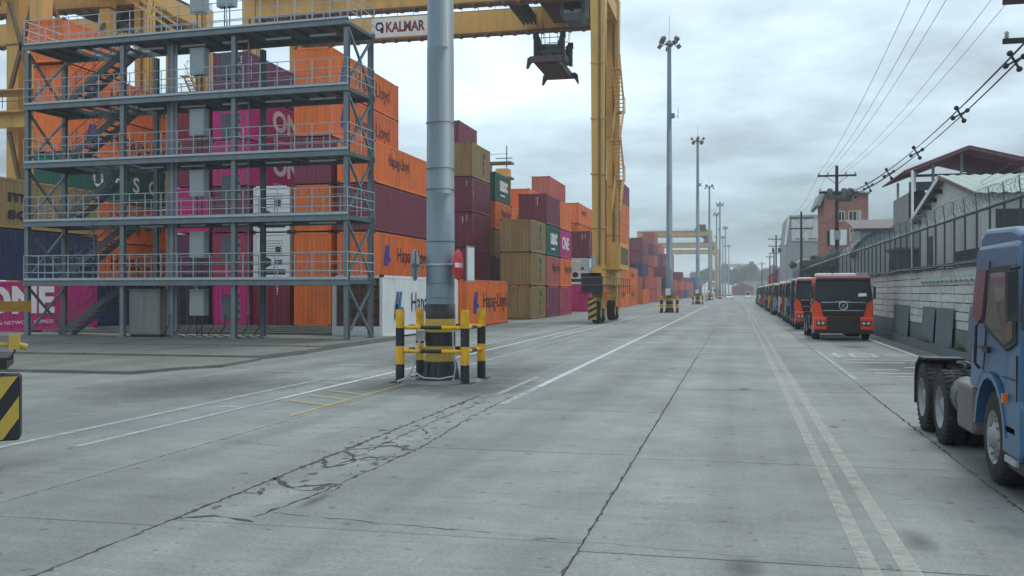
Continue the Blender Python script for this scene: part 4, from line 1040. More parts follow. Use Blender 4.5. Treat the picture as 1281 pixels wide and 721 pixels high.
for x in (-.6, 0, .6): b.tube((x, 1.5, 1.5), (x, 1.5, 2.8), .025, n=5)
b.box(-.5, .5, 2.4, 3.6, 1.5, 2.1); b.build('headblock_cage', M_STEELD, t)
b = MB()
for x in (-.85, .85):
    for y in (1.3, 1.9, 4.2, 4.8): b.tube((x, y, 2.1), (x * 1.3, y + (.5 if y < 3 else -.3), 4.6), .018, n=4)
b.build('rope', M_DARK, t)

# ------------------------------------------------------------------ tractor trucks
TP = {k: mat('truck_' + k, lin(c), 0.32, 0, 0.05, 1.2, (1, 1, 1), (0.10, 0.09, 0.08), 0.22, 1.8, spec=0.5) for k, c in
      dict(orange=(234, 78, 40), blue=(54, 94, 128), red=(196, 36, 44), white=(206, 210, 212), yellow=(214, 150, 44), navy=(42, 58, 104), grey=(140, 150, 156), green=(70, 96, 62)).items()}
WHEEL = {}
def wheel_mesh(kind):
    if kind in WHEEL: return WHEEL[kind]
    ty = MB(); w = .155 if kind == 'front' else .3
    if kind == 'rear':
        for o_ in (-.165, .165): ty.lathe([(.30, o_ - .135), (.44, o_ - .135), (.50, o_ - .12), (.52, o_ - .08), (.52, o_ + .08), (.50, o_ + .12), (.44, o_ + .135), (.30, o_ + .135)], 'x', n=28)
    else: ty.lathe([(.30, -w), (.44, -w), (.50, -w * .85), (.52, -w * .55), (.52, w * .55), (.50, w * .85), (.44, w), (.30, w)], 'x', n=28)
    for k in range(4 if kind == 'front' else 0): ty.lathe([(.521, w * (-.5 + .33 * k) - .012), (.527, w * (-.5 + .33 * k)), (.521, w * (-.5 + .33 * k) + .012)], 'x', n=28)
    ri = MB()
    if kind == 'front': prof = [(.30, -w), (.27, -w + .02), (.25, -w + .06), (.17, -w + .02), (.125, -w - .0), (.11, -w - .035), (0, -w - .045)]
    else: prof = [(.30, -w), (.285, -w + .02), (.265, -w + .15), (.18, -w + .17), (.15, -w + .12), (.13, -w + .05), (.11, -w + .03), (0, -w + .03)]
    ri.lathe(prof[::-1], 'x', n=24); ri.lathe([(.30, w), (0, w - .05)], 'x', n=16)
    bo = MB(); xb = prof[3][1] - .03
    for k in range(10):
        a = k * math.pi / 5; bo.tube((xb, .205 * math.cos(a), .205 * math.sin(a)), (xb + .05, .205 * math.cos(a), .205 * math.sin(a)), .02, n=6)
    ho = MB()
    for k in range(10):
        a = (k + .5) * math.pi / 5; ho.tube((prof[2][1] - .012, .255 * math.cos(a), .255 * math.sin(a)), (prof[2][1] + .02, .255 * math.cos(a), .255 * math.sin(a)), .03, n=8)
    for k in range(36):
        a = k * math.pi / 18; c_, s_ = math.cos(a), math.sin(a); p_ = (-c_ * .0, 0)
        for xo in ((-.165, .165) if kind == 'rear' else (0,)):
            for sd_ in (-1, 1):
                ty.bar((xo + sd_ * .03, .519 * c_, .519 * s_), (xo + sd_ * .125, .515 * math.cos(a + .05), .515 * math.sin(a + .05)), .05, .022, up=(0, c_, s_))
    WHEEL[kind] = (ty.mesh('tyre', M_TYRE), ri.mesh('rim', M_RIM), bo.mesh('wheel_bolts', M_RIM), ho.mesh('hand_hole', M_BLACK))
    return WHEEL[kind]
def put_wheel(t, x, y, kind, flip):
    a, b_, c, d = wheel_mesh(kind)
    w = link('wheel', a, t, (x, y, .52), (0, 0, R(180) if flip else 0))
    link('rim', b_, w); link('wheel_bolts', c, w); link('hand_hole', d, w)
def truck(loc, label, color, roof='sheet', top=2.78, group=None, wide=2.5, wb=(1.35, 4.55, 5.9), CL=2.15):
    t = thing('tractor_truck', label, 'truck', loc, 0, group)
    hw = wide / 2; pm = TP[color]
    # cab shell: side profile in (y, z) pushed across, front lower corners left for bumper and grille
    prof = [(.10, .98), (.06, 1.72), (.30, top - .16), (.42, top - .03), (.62, top), (CL - .1, top), (CL, top - .1), (CL, 1.0), (wb[0] + .62, .98), (wb[0] + .5, 1.12), (wb[0] + .27, 1.22), (wb[0] - .27, 1.22), (wb[0] - .51, 1.12), (wb[0] - .61, .98)]
    b = MB()
    n = len(prof)
    def inset(z): return .0 if z < 1.8 else .09 * (z - 1.8) / (top - 1.8)
    vs = [(-hw + inset(z), y, z) for y, z in prof] + [(hw - inset(z), y, z) for y, z in prof]
    b.add(vs, [tuple(range(n)), tuple(range(2 * n - 1, n - 1, -1))] + [(i, i + n, (i + 1) % n + n, (i + 1) % n) for i in range(n)])
    cab = b.build('cab', pm, t)
    bv = cab.modifiers.new('bevel', 'BEVEL'); bv.width = .05; bv.segments = 2; bv.limit_method = 'ANGLE'; bv.angle_limit = R(40)
    # front: windscreen, black grille field, chrome strips, badge
    def slab(pts, m, name, th=.02, parent=t):
        bb = MB(); n_ = len(pts)
        fr = [(p[0], p[1] - th, p[2]) for p in pts]
        bb.add(fr + list(pts), [tuple(range(n_)), tuple(range(2 * n_ - 1, n_ - 1, -1))] + [(i, i + n_, (i + 1) % n_ + n_, (i + 1) % n_) for i in range(n_)])
        return bb.build(name, m, parent)
    yw = lambda z: .06 + (z - 1.72) / (top - .16 - 1.72) * .24
    zb, ztp = 1.74, top - .2
    iw = inset(ztp) + .07
    slab([(-hw + .07, yw(zb) - .010, zb), (hw - .07, yw(zb) - .010, zb), (hw - iw, yw(ztp) - .010, ztp), (-hw + iw, yw(ztp) - .010, ztp)], M_SCREEN, 'windscreen', .015)
    zk = top - .10
    slab([(-hw + .005, yw(1.76) - .002, 1.76), (hw - .005, yw(1.76) - .002, 1.76), (hw - inset(zk) - .02, yw(zk) - .002, zk), (-hw + inset(zk) + .02, yw(zk) - .002, zk)], M_BLACK, 'windscreen_surround', .012)
    slab([(-hw + .42, .075, 1.06), (hw - .42, .075, 1.06), (hw - .26, .06, 1.70), (-hw + .26, .06, 1.70)], M_BLACK, 'grille', .03)
    slab([(-hw + .20, .045, 1.66), (hw - .20, .045, 1.66), (hw - .06, .050, 1.82), (-hw + .06, .050, 1.82)], M_BLACK, 'scuttle_panel', .012)
    for z in (1.30, 1.66): slab([(-hw + .40 - (z - 1.3) * .2, .046, z), (hw - .40 + (z - 1.3) * .2, .046, z), (hw - .40 + (z - 1.3) * .2, .046, z + .035), (-hw + .40 - (z - 1.3) * .2, .046, z + .035)], M_CHROME, 'grille_strip', .03)
    g = MB()
    for k in range(4): g.box(-hw + .46, hw - .46, .015, .046, 1.10 + k * .045, 1.125 + k * .045)
    for k in range(4): g.box(-hw + .36, hw - .36, .012, .044, 1.38 + k * .065, 1.40 + k * .065)
    g.build('grille_slats', M_DARK, t)
    g = MB(); g.lathe([(.15, 0), (.17, -.012), (.19, -.012), (.2, 0)], 'y', (0, .022, 1.53), 24); g.bar((-.07, .012, 1.60), (.07, .012, 1.56), .04, .02); g.bar((.07, .012, 1.56), (-.07, .012, 1.50), .04, .02); g.bar((-.07, .012, 1.50), (.06, .012, 1.45), .04, .02)
    g.build('badge', M_CHROME, t)
    g = MB()
    for k in range(9): g.box(-.32 + k * .07, -.28 + k * .07, .018, .028, 1.705, 1.735)
    g.build('maker_letters', M_CHROME, t)
    # bumper in three pieces with lamps
    bm = MB(); bm.box(-hw + .55, hw - .55, .0, .45, .36, 1.02); bm.box(-hw + .02, hw - .02, .02, .6, .30, .42)
    bm.mi = 1; bm.box(-.55, .55, -.012, -.001, .5, .56); bm.box(-.55, .55, -.012, -.001, .7, .74)
    bm.build('bumper', [M_BLACK, M_DARK], t)
    for s in (-1, 1):
        x0, x1 = sorted((s * (hw - .56), s * (hw + .01)))
        q = MB(); q.prism([(.03, .5), (.03, .98), (.08, 1.04), (.7, 1.04), (.74, .95), (.74, .44), (.08, .44)], x0, x1); c = q.build('bumper_corner', pm, t)
        bv = c.modifiers.new('bevel', 'BEVEL'); bv.width = .03; bv.segments = 2
        xc = s * (hw - .30)
        hl = MB(); hl.box(xc - .2, xc + .2, .012, .04, .64, .86); hh = hl.build('headlight', M_BLACK, t)
        for dx in (-.095, .095):
            l = MB(); l.lathe([(0, -.012), (.05, -.01), (.075, 0), (.075, .01)], 'y', (xc + dx, .006, .75), 14); l.build('lens', M_LAMP, hh)
        m = MB(); m.bar((s * (hw - .04), .25, 2.40), (s * (hw + .06), .16, 2.38), .03, .03); m.box(s * (hw + .06) - .05, s * (hw + .06) + .05, .10, .2, 1.85, 2.35); m.build('mirror', M_BLACK, t)
        # side windows, door seams, handle, step
        xs = s * (hw - .001)
        def sp(pts, mm, nm, th=.012):
            bb = MB(); n_ = len(pts)
            A = [(s * (hw - inset(z) + th), y, z) for y, z in pts]; Bq = [(s * (hw - inset(z) - .02), y, z) for y, z in pts]
            bb.add(A + Bq, [tuple(range(n_)), tuple(range(2 * n_ - 1, n_ - 1, -1))] + [(i, i + n_, (i + 1) % n_ + n_, (i + 1) % n_) for i in range(n_)])
            return bb.build(nm, mm, t)
        sp([(.22, 1.62), (.62, 1.52), (1.52, 1.74), (1.52, top - .27), (.45, top - .27)], M_BLACK, 'window_surround', .008)
        sp([(.32, 1.66), (.62, 1.58), (1.44, 1.78), (1.44, top - .34), (.52, top - .34)], M_TINT, 'side_window', .014)
        sp([(1.66, 1.78), (CL - .16, 1.86), (CL - .16, top - .30), (1.66, top - .30)], M_GLASS if color != 'blue' else mat('maroon_pane', lin((96, 70, 84)), .2, 0, .15, 3), 'rear_side_pane', .012)
        for (pa, pb) in (((1.575, 1.24), (1.575, top - .2)), ((.2, 1.5), (.2, 1.02)), ((1.6, 1.50), (CL - .03, 1.50)), ((.2, 1.24), (.74, 1.24))):
            q = MB(); q.bar((s * (hw - inset(max(pa[1], 1.8)) + .0), pa[0], pa[1]), (s * (hw - inset(pb[1]) + .0), pb[0], pb[1]), .014, .014); q.build('door_seam', M_BLACK, t)
        q = MB(); q.box(*sorted((s * hw, s * (hw + .035))), 1.28, 1.48, 1.46, 1.53); q.build('door_handle', M_BLACK, t)
        q = MB(); q.path([(s * (hw + .01), 1.72, 1.25), (s * (hw + .06), 1.72, 1.32), (s * (hw + .06), 1.66, 1.75), (s * (hw + .01), 1.66, 1.82)], .018, 6); q.build('grab_rail', M_BLACK, t)
        q = MB()
        arch = [(wb[0] - .63, .6)] + [(wb[0] - .62 * math.cos(a), .52 + .66 * math.sin(a)) for a in [R(d) for d in range(10, 180, 17)]] + [(wb[0] + .63, .6)]
        arch2 = [(wb[0] + (y - wb[0]) * 1.13, .52 + (z - .52) * 1.10) for y, z in arch]
        for i in range(len(arch) - 1):
            A = [arch[i], arch[i + 1], arch2[i + 1], arch2[i]]
            q.prism(A, *sorted((s * (hw - .34), s * (hw + .025))))
        q.build('wheel_arch', M_BLACK if color != 'blue' else pm, t)
        q = MB(); q.box(*sorted((s * (hw - .3), s * (hw + .015))), .2, .62, .36, .43); q.build('step', M_GALV, t); q = MB(); q.box(*sorted((s * (hw - .3), s * (hw + .01))), .25, .66, .68, .74); q.build('step', M_GALV, t)
    # visor and roof load
    q = MB(); q.prism([(.16, top - .12), (.10, top - .06), (.14, top + .02), (.5, top + .05), (.5, top - .02)], -hw + .12, hw - .12); q.build('sun_visor', pm if color != 'orange' else mat('dusty_orange_roof', lin((140, 92, 92)), .5, 0, .1, 2), t)
    if roof == 'sheet':
        for x0, x1 in ((-1.1, -.42), (-.36, .58)):
            q = MB(); q.box(x0, x1, .5, 1.5, top + .01, top + .17); o = q.build('roof_box', M_WHITE, t); bv = o.modifiers.new('bevel', 'BEVEL'); bv.width = .05; bv.segments = 2
        q = MB(); q.box(.66, 1.1, .55, 1.3, top + .01, top + .2); q.build('roof_hatch', M_CAB, t)
    elif roof == 'flat':
        q = MB(); q.box(-hw + .15, hw - .15, .45, CL - .1, top + .005, top + .12); o = q.build('roof_cover', M_WHITE, t); bv = o.modifiers.new('bevel', 'BEVEL'); bv.width = .05; bv.segments = 2
    elif roof == 'fairing':
        q = MB(); q.prism([(.3, top - .05), (.42, top + .06), (.9, top + .16), (CL - .25, top + .2), (CL - .02, top + .1), (CL + .01, top - .12)], -hw + .13, hw - .13); o = q.build('roof_fairing', pm, t); bv = o.modifiers.new('bevel', 'BEVEL'); bv.width = .09; bv.segments = 3; bv.limit_method = 'ANGLE'
    q = MB()
    for x in (-.35, .35): q.bar((x - .25, .115, 1.80), (x + .2, .185, 2.05), .02, .02)
    q.build('wiper', M_BLACK, t)
    # chassis
    q = MB()
    for x in (-.42, .42): q.box(x - .05, x + .05, .5, wb[2] + .65, .72, .98)
    for y in (2.4, 3.4, 4.2, 5.2, 6.3): q.box(-.42, .42, y, y + .12, .75, .95)
    q.build('chassis', M_DARK, t)
    q = MB(); q.prism([(4.3, .99), (5.7, .99), (6.05, .92), (6.05, .97), (5.7, 1.09), (4.3, 1.09)], -.5, .5); q.build('fifth_wheel', M_BLACK, t)
    q = MB(); q.box(.5, hw - .02, 2.45, 3.55, .42, .98); o = q.build('fuel_tank', M_GALV, t); bv = o.modifiers.new('bevel', 'BEVEL'); bv.width = .08; bv.segments = 3
    q = MB(); q.box(-hw + .02, -.5, 2.25, 3.1, .40, 1.0); o = q.build('battery_box', mat('battery_box_grey', lin((112, 108, 108)), .6, .1, .2, 3, (1, 1, .4), (.07, .06, .055), .75, 1.5), t); bv = o.modifiers.new('bevel', 'BEVEL'); bv.width = .05; bv.segments = 2
    q = MB(); q.tube((-hw + .32, 3.2, .72), (-hw + .32, 3.95, .72), .26, n=16); q.tube((-hw + .32, 3.35, .72), (-hw + .32, 3.45, .72), .275, n=16); q.build('air_tank', M_STEELD, t)
    q = MB(); q.box(-.6, .6, CL + .05, CL + .25, 1.0, 1.9); q.path([(-.3, CL + .3, 1.7), (-.35, CL + .8, 1.3), (-.2, 4.3, 1.1)], .025, 5); q.path([(.3, CL + .3, 1.7), (.3, CL + .9, 1.35), (.2, 4.3, 1.1)], .025, 5); q.build('air_lines', M_DARK, t)
    for s in (-1, 1):
        q = MB(); q.bar((s * .46, wb[1] - .3, .55), (s * .46, wb[2] + .3, .55), .09, .12); q.tube((s * .5, wb[1], .52), (s * .9, wb[1], .52), .12, n=8); q.tube((s * .5, wb[2], .52), (s * .9, wb[2], .52), .12, n=8); q.bar((s * .46, (wb[1] + wb[2]) / 2, .5), (s * .46, (wb[1] + wb[2]) / 2, .9), .2, .2); q.build('suspension', M_DARK, t)
        q = MB(); q.bar((s * .52, wb[1] - .9, 1.0), (s * .52, wb[2] + .4, 1.04), .04, .03); q.box(*sorted((s * .5, s * .75)), wb[1] - 1.0, wb[1] - .75, .95, 1.15); q.build('mudguard_bracket', M_STEELD, t)
    q = MB()
    for k in range(6): q.path([(-.35 + k * .13, CL + .2, 1.2 + .05 * k), (-.4 + k * .14, CL + .6, 1.02), (-.3 + k * .1, CL + 1.3, 1.0 + .02 * k), (-.2 + k * .08, wb[1] - .2, .99)], .018, 5)
    q.box(-.5, .5, CL + .45, CL + .9, .985, 1.01); q.box(-.4, -.1, CL + .95, CL + 1.25, .99, 1.12); q.tube((.2, CL + 1.1, .98), (.2, CL + 1.1, 1.15), .1, n=8); q.build('valve_gear', M_STEELD, t)
    put_wheel(t, -hw + .18, wb[0], 'front', False); put_wheel(t, hw - .18, wb[0], 'front', True)
    for y in wb[1:]:
        put_wheel(t, -hw + .32, y, 'rear', False); put_wheel(t, hw - .32, y, 'rear', True)
    for s in (-1, 1):
        q = MB(); x0, x1 = sorted((s * (hw - .60), s * (hw - .02)))
        pts = [(wb[2] - .2, 1.12), (wb[2] + .25, 1.12), (wb[2] + .56, .99), (wb[2] + .66, .78), (wb[2] + .68, .36)]
        for a, c in zip(pts[:-1], pts[1:]): q.bar(((x0 + x1) / 2, a[0], a[1]), ((x0 + x1) / 2, c[0], c[1]), x1 - x0, .03, up=(0, -.3, 1) if a[1] - c[1] < .3 else (0, 1, 0))
        q.build('mudguard', M_BLACK, t)
    q = MB(); q.box(-hw + .1, hw - .1, wb[2] + .68, wb[2] + .76, .7, .9)
    q.mi = 1; q.box(-hw + .12, -hw + .5, wb[2] + .761, wb[2] + .79, .72, .88); q.box(hw - .5, hw - .12, wb[2] + .761, wb[2] + .79, .72, .88); q.build('tail_bar', [M_DARK, M_RED], t)
    return t
# the near blue truck at the right edge, its flank along the kerb side of the road
tb = truck((2.76 + 1.26, 10.62, 0), 'blue tractor truck close at the right edge, rear wheels uncovered', 'blue', 'fairing', 2.70, None, 2.5, (1.25, 4.2, 5.55), 2.3)
# orange marker lamp by its wheel arch
q = MB(); q.box(-1.31, -1.26, .50, .56, .98, 1.08); q.build('marker_lamp', mat('amber_lens', lin((220, 110, 60)), .3, 0, .05, 3), tb)
row = [(45.0, 'orange', 'sheet', 2.80, 'orange tractor truck heading the parked row, white boxes on its roof'),
       (57.0, 'orange', 'flat', 2.80, 'orange tractor truck second in the parked row, behind the leading one'),
       (64.0, 'navy', 'flat', 2.80, 'dark blue tractor truck third in the parked row, between orange and red'),
       (71.0, 'grey', 'flat', 2.76, 'grey tractor truck fourth in the parked row, mostly hidden behind the dark blue one'),
       (77.7, 'red', 'flat', 2.80, 'red tractor truck fifth in the parked row'),
       (84.5, 'white', 'flat', 2.80, 'white tractor truck sixth in the parked row right behind the red one'),
       (91.5, 'grey', 'flat', 2.80, 'grey tractor truck seventh in the parked row'),
       (98.5, 'navy', 'flat', 2.78, 'dark blue tractor truck eighth in the parked row before the yellow-orange one'),
       (107.0, 'yellow', 'flat', 2.80, 'yellow-orange tractor truck far along the parked row'),
       (114.5, 'navy', 'flat', 2.80, 'dark blue tractor truck just behind the yellow-orange one'),
       (122.0, 'white', 'flat', 2.80, 'white tractor truck eleventh in the parked row'),
       (129.0, 'grey', 'flat', 2.80, 'grey tractor truck twelfth in the parked row'),
       (137.0, 'red', 'flat', 2.80, 'red tractor truck thirteenth in the parked row'),
       (145.0, 'navy', 'flat', 2.80, 'dark blue tractor truck third from the far end of the parked row'),
       (154.0, 'white', 'flat', 2.80, 'white tractor truck last but one in the parked row'),
       (165.0, 'green', 'flat', 2.70, 'dark green truck standing last at the far end of the row')]
for y, c, rf, tp, lb in row:
    jr = random.Random(int(y)); tk = truck((4.55 + (jr.uniform(-.14, .14) if y > 46 else 0), y, 0), lb, c, rf, tp + (jr.uniform(-.06, .1) if y > 46 else 0), 'tractor trucks parked in a row')
    tk.rotation_euler.z = R(jr.uniform(-1.2, 1.2)) if y > 46 else R(.4)
    if y < 46:
        p_ = MB(); p_.add([(.62, .060, 1.93), (.98, .062, 1.95), (.96, .088, 2.08), (.64, .086, 2.07)], [(0, 1, 2, 3)])
        p_.build('windscreen_paper', M_WHITE, tk, (0, .0, 0))
# small vehicles at the end of the road
def small_car(loc, label, m, name='parked_car', rz=0, L=4.2, hh=1.45, cat='car'):
    t = thing(name, label, cat, loc, rz)
    b = MB(); b.prism([(0, .35), (.02, .7), (.9, .9), (L - .3, .95), (L, .75), (L, .3), (.1, .25)], -.85, .85)
    o = b.build('body', m, t); v = o.modifiers.new('bevel', 'BEVEL'); v.width = .08; v.segments = 2
    b = MB(); b.prism([(.9, .9), (1.6, hh - .05), (1.9, hh), (L - 1.0, hh), (L - .35, .94)], -.72, .72); o = b.build('cabin', m, t)
    b = MB(); b.add([(-.64, .955, 1.0), (.64, .955, 1.0), (.62, 1.5, hh - .1), (-.62, 1.5, hh - .1)], [(0, 1, 2, 3)]); o = b.build('windscreen', M_GLASS, t, (0, -.03, .02))
    for s in (-1, 1):
        b = MB(); b.box(*sorted((s * .721, s * .735)), 1.5, L - .9, .98, hh - .12); b.build('side_window', M_GLASS, t)
        b = MB(); b.box(s * .62 - .16, s * .62 + .16, -.01, .02, .58, .72); b.build('headlight', M_LAMP, t)
        for y in (.8, L - .8):
            b = MB(); b.lathe([(.0, -.1), (.31, -.1), (.33, 0), (.31, .1), (0, .1)], 'x', (s * .76, y, .33), 14); b.build('wheel', M_TYRE, t)
    return t
small_car((-2.0, 262, 0), 'white car far down the road between the lamp masts and truck row', M_WHITE)
small_car((3.2, 300, 0), 'white van far down the road beside the end of the truck row', M_WHITE, 'van', 0, 5.2, 2.1, 'van')

# ------------------------------------------------------------------ boundary wall on the right
WX = 6.9
wall = thing('boundary_wall', 'long whitewashed concrete plank wall along the right side of the road', 'wall', (0, 0, 0))
b = MB(); b.box(WX + .06, WX + .24, 18, 205, -.05, 2.95); b.build('wall_core', M_WALLB, wall)
b = MB(); b.box(WX - .25, WX + .06, 18, 205, -.05, .30); b.build('footing', M_WALLB, wall)
b = MB(); b.box(WX - .02, WX + .055, 18, 205, .302, .92); b.build('lower_band', M_WALLB, wall)
cr_ = random.Random(14); pan = {}
ys = [22 + 2.05 * i for i in range(20)]
for i, y in enumerate(ys):
    z = .94
    for k in range(7):
        hgt = .28
        j = (i + k) % 5
        if j not in pan:
            m = MB(); n = 7; cr2 = random.Random(j)
            top = [(s * (2.02 / n), hgt - .012 - cr2.uniform(0, .018)) for s in range(n + 1)]; bot = [(s * (2.02 / n), cr2.uniform(0, .012)) for s in range(n, -1, -1)]
            m.prism(top + bot, 0, .05); pan[j] = m.mesh('concrete_panel', M_BLOCK)
        o = link('concrete_panel', pan[j], wall, (WX + .008 + cr_.uniform(-.010, .010), y + cr_.uniform(-.01, .01), z))
        z += .285
    if i % 3 == 1:
        m = MB(); m.box(WX - .03, WX + .05, y - .07, y + .05, .94, 2.94); m.build('wall_pier', M_BLOCK, wall)
b = MB(); b.box(WX - .0, WX + .05, 63, 205, .94, 2.94); b.build('far_panels', M_WALLB, wall)
b = MB(); r_ = random.Random(8)
pts = [(WX - .05, 18 + k * 1.4, 3.02 + r_.uniform(-.03, .03)) for k in range(60)]
b.path(pts, .05, 6); b.path([(p[0] - .06, p[1], p[2] - .09 + r_.uniform(-.03, .03)) for p in pts], .03, 5)
tag(b.build('cable_bundle', M_BLACK), 'dark cable bundle strung along the top of the white wall', 'cable')
# stains and growth at the wall foot: low weeds
b = MB(); r_ = random.Random(31)
for k in range(700):
    y = r_.choice((r_.gauss(38.4, .7), r_.gauss(33, .6), r_.gauss(47, 3), r_.uniform(24, 60))); x = WX - .12 + r_.uniform(-.12, .1); h = r_.uniform(.05, .3); a = r_.uniform(0, 6.28); d = r_.uniform(.02, .12)
    z0 = .29
    b.add([(x, y - .02, z0), (x, y + .02, z0), (x + d * math.cos(a), y + d * math.sin(a), z0 + h)], [(0, 1, 2)])
tag(b.build('weeds', M_FOLI), 'thin weeds growing along the foot of the wall', 'weeds', kind='stuff')
# corrugated sheets leaning on the wall
def lean_sheet(y0, y1, lb, tilt=.08, z0=.31, h=1.28, m=M_SHEET):
    L = y1 - y0; b = MB(); n = int(L / .04); vs = []
    for i in range(n + 1):
        y = L * i / n; d = .022 * math.sin(i * math.pi / 3); vs += [(d, y, 0), (d + tilt, y, h)]
    b.add(vs, [(2 * i, 2 * i + 2, 2 * i + 3, 2 * i + 1) for i in range(n)])
    o = b.build('corrugated_sheet', m, loc=(WX - .14, y0, z0)); s = o.modifiers.new('solid', 'SOLIDIFY'); s.thickness = .006
    tag(o, lb, 'metal sheet', 'grey sheets leaning on the wall')
lean_sheet(44.4, 46.2, 'grey-green corrugated sheet leaning on the wall closest to the orange truck')
lean_sheet(42.4, 44.3, 'grey-green corrugated sheet leaning on the wall, second from the orange truck')
lean_sheet(37.1, 39.4, 'grey corrugated sheet on the wall, left one of the middle pair')
lean_sheet(34.0, 36.7, 'grey corrugated sheet on the wall, right one of the middle pair')
lean_sheet(29.2, 31.9, 'grey corrugated sheet on the wall right behind the blue truck cab', .12, .3, 1.4)
# awning of corrugated sheet over the wall
b = MB(); n = 90; vs = []
for i in range(n + 1):
    y = 24 + 16.2 * i / n; d = .03 * math.sin(i * math.pi / 2); vs += [(WX - .10, y, 2.52 + d), (WX + .12, y, 2.80 + d), (WX + .28, y, 3.0 + d)]
b.add(vs, [f for i in range(n) for f in ((3 * i, 3 * i + 3, 3 * i + 4, 3 * i + 1), (3 * i + 1, 3 * i + 4, 3 * i + 5, 3 * i + 2))])
tag(b.build('awning', M_ROOFG), 'pale green corrugated awning strip capping the near part of the white wall', 'awning')

# fence above the wall
FX = 7.0
fence = thing('security_fence', 'tall steel mesh fence with posts standing on the boundary wall', 'fence', (0, 0, 0))
pm_ = MB(); pm_.tube((0, 0, 2.9), (0, 0, 4.56), .035, n=6); pm_.tube((0, 0, 4.56), (-.04, 0, 5.1), .016, n=5); pm_ = pm_.mesh('post', M_FENCE)
y = 19.2; fy = []
while y < 130: fy.append(y); y += 1.55 if y < 62 else 2.4
for y in fy: link('post', pm_, fence, (FX, y, 0))
for z, r in ((4.55, .045), (3.1, .03)):
    b = MB(); b.tube((FX, 18.5, z), (FX, 130, z), r, n=6); b.build('rail', M_FENCE, fence)
b = MB(); zz0, zz1 = 3.0, 4.55
y = 18.5
while y < 75:
    for s in (1, -1):
        y1 = y + (zz1 - zz0) * .8 * s; w = .007
        b.add([(FX - .01, y - w, zz0), (FX - .01, y + w, zz0), (FX - .01, y1 + w, zz1), (FX - .01, y1 - w, zz1)], [(0, 1, 2, 3)])
    y += .075
tag(b.build('chain_link', M_FENCE, fence), kind='stuff')
b = MB()
for i in range(5):
    z = 4.7 + i * .13; b.path([(FX - .03 - i * .02, 18.5, z), (FX - .03 - i * .02, 110, z)], .006, 3)
b.build('barbed_strand', M_WIRE, fence)
b = MB(); pts = []; r_ = random.Random(4); N = 13
for k in range(int(85 / .34 * N)):
    a = 2 * math.pi * k / N; w = 1 + .12 * math.sin(k * .11) + .06 * math.sin(k * .37)
    pts.append((FX - .03 + .25 * w * math.cos(a), 18.5 + .34 * k / N + .22 * math.cos(a), 4.86 + .25 * w * math.sin(a) + .05 * math.sin(k * .031)))
b.path(pts, .006, 3)
tag(b.build('razor_wire', M_WIRE), 'coil of razor wire running along the top of the mesh fence', 'razor wire')
# hanging cloth strip caught in the wire
# ------------------------------------------------------------------ buildings behind the wall
def corr_roof(name, m, parent, p00, p10, p11, p01, n, amp=.03, th=.03):
    """corrugated roof sheet on four corners (ridges run from edge 00-10 to edge 01-11)"""
    p00, p10, p11, p01 = map(Vector, (p00, p10, p11, p01)); nv = (p10 - p00).cross(p01 - p00).normalized(); b = MB(); vs = []
    for i in range(n + 1):
        t = i / n; d = nv * (amp * math.sin(i * math.pi / 2)); vs += [p00.lerp(p10, t) + d, p01.lerp(p11, t) + d]
    b.add(vs, [(2 * i, 2 * i + 2, 2 * i + 3, 2 * i + 1) for i in range(n)])
    o = b.build(name, m, parent); s = o.modifiers.new('solid', 'SOLIDIFY'); s.thickness = th
    return o
def window(parent, x0, x1, z0, z1, y, m=M_GLASS, bars=(2, 2), frame=M_WHITE):
    """window on a wall that faces -Y: frame proud, pane recessed"""
    f = MB(); w = .07
    for a in [(x0, x1, z0, z0 + w), (x0, x1, z1 - w, z1), (x0, x0 + w, z0 + w, z1 - w), (x1 - w, x1, z0 + w, z1 - w)]: f.box(a[0], a[1], y - .06, y + .0, a[2], a[3])
    for i in range(1, bars[0]): xx = x0 + (x1 - x0) * i / bars[0]; f.box(xx - .025, xx + .025, y - .045, y, z0 + w, z1 - w)
    for i in range(1, bars[1]): zz = z0 + (z1 - z0) * i / bars[1]; f.box(x0 + w, x1 - w, y - .042, y, zz - .025, zz + .025)
    o = f.build('window', frame, parent); p = MB(); p.box(x0 + w, x1 - w, y - .02, y - .003, z0 + w, z1 - w); p.build('pane', m, o)
# white gabled house: gable faces the road, ridge runs away from it
t = thing('white_house', 'white plastered house with gable end and pale green sheet roof behind fence', 'house', (0, 0, 0))
gx = 9.4
b = MB(); b.prism([(41.6, 0), (55, 0), (55, 6.05), (48.2, 7.35), (41.6, 6.0)], gx, gx + 14); b.build('wall', M_PLASTER, t)
corr_roof('roof', M_ROOFG, t, (gx - .35, 41.0, 6.0), (gx + 14, 41.0, 6.0), (gx + 14, 48.2, 7.5), (gx - .35, 48.2, 7.5), 120)
corr_roof('roof', M_ROOFG, t, (gx - .35, 48.2, 7.5), (gx + 14, 48.2, 7.5), (gx + 14, 55.7, 6.0), (gx - .35, 55.7, 6.0), 120)
for k in range(5):
    y = 49.2 + k * 1.35; b = MB(); b.box(gx - .4, gx - .002, y - .08, y + .08, 7.10 - (y - 48.2) * .2 - .15, 7.10 - (y - 48.2) * .2 + .05); b.build('purlin_end', M_WOOD, t)
b = MB(); b.bar((gx - .36, 48.2, 7.42), (gx - .36, 55.7, 5.93), .04, .22); b.build('barge_board', M_WHITE, t)
b = MB(); b.bar((gx - .36, 48.2, 7.42), (gx - .36, 41.0, 5.93), .04, .18); b.build('barge_board', M_ROOFB, t)
b = MB(); b.box(gx - .03, gx - .002, 41.9, 46.5, 1.0, 3.9); b.build('dark_opening', M_BLACK, t)
b = MB(); b.box(gx - .05, gx - .002, 51.5, 52.8, 1.0, 4.9); b.build('dark_opening', M_BLACK, t)
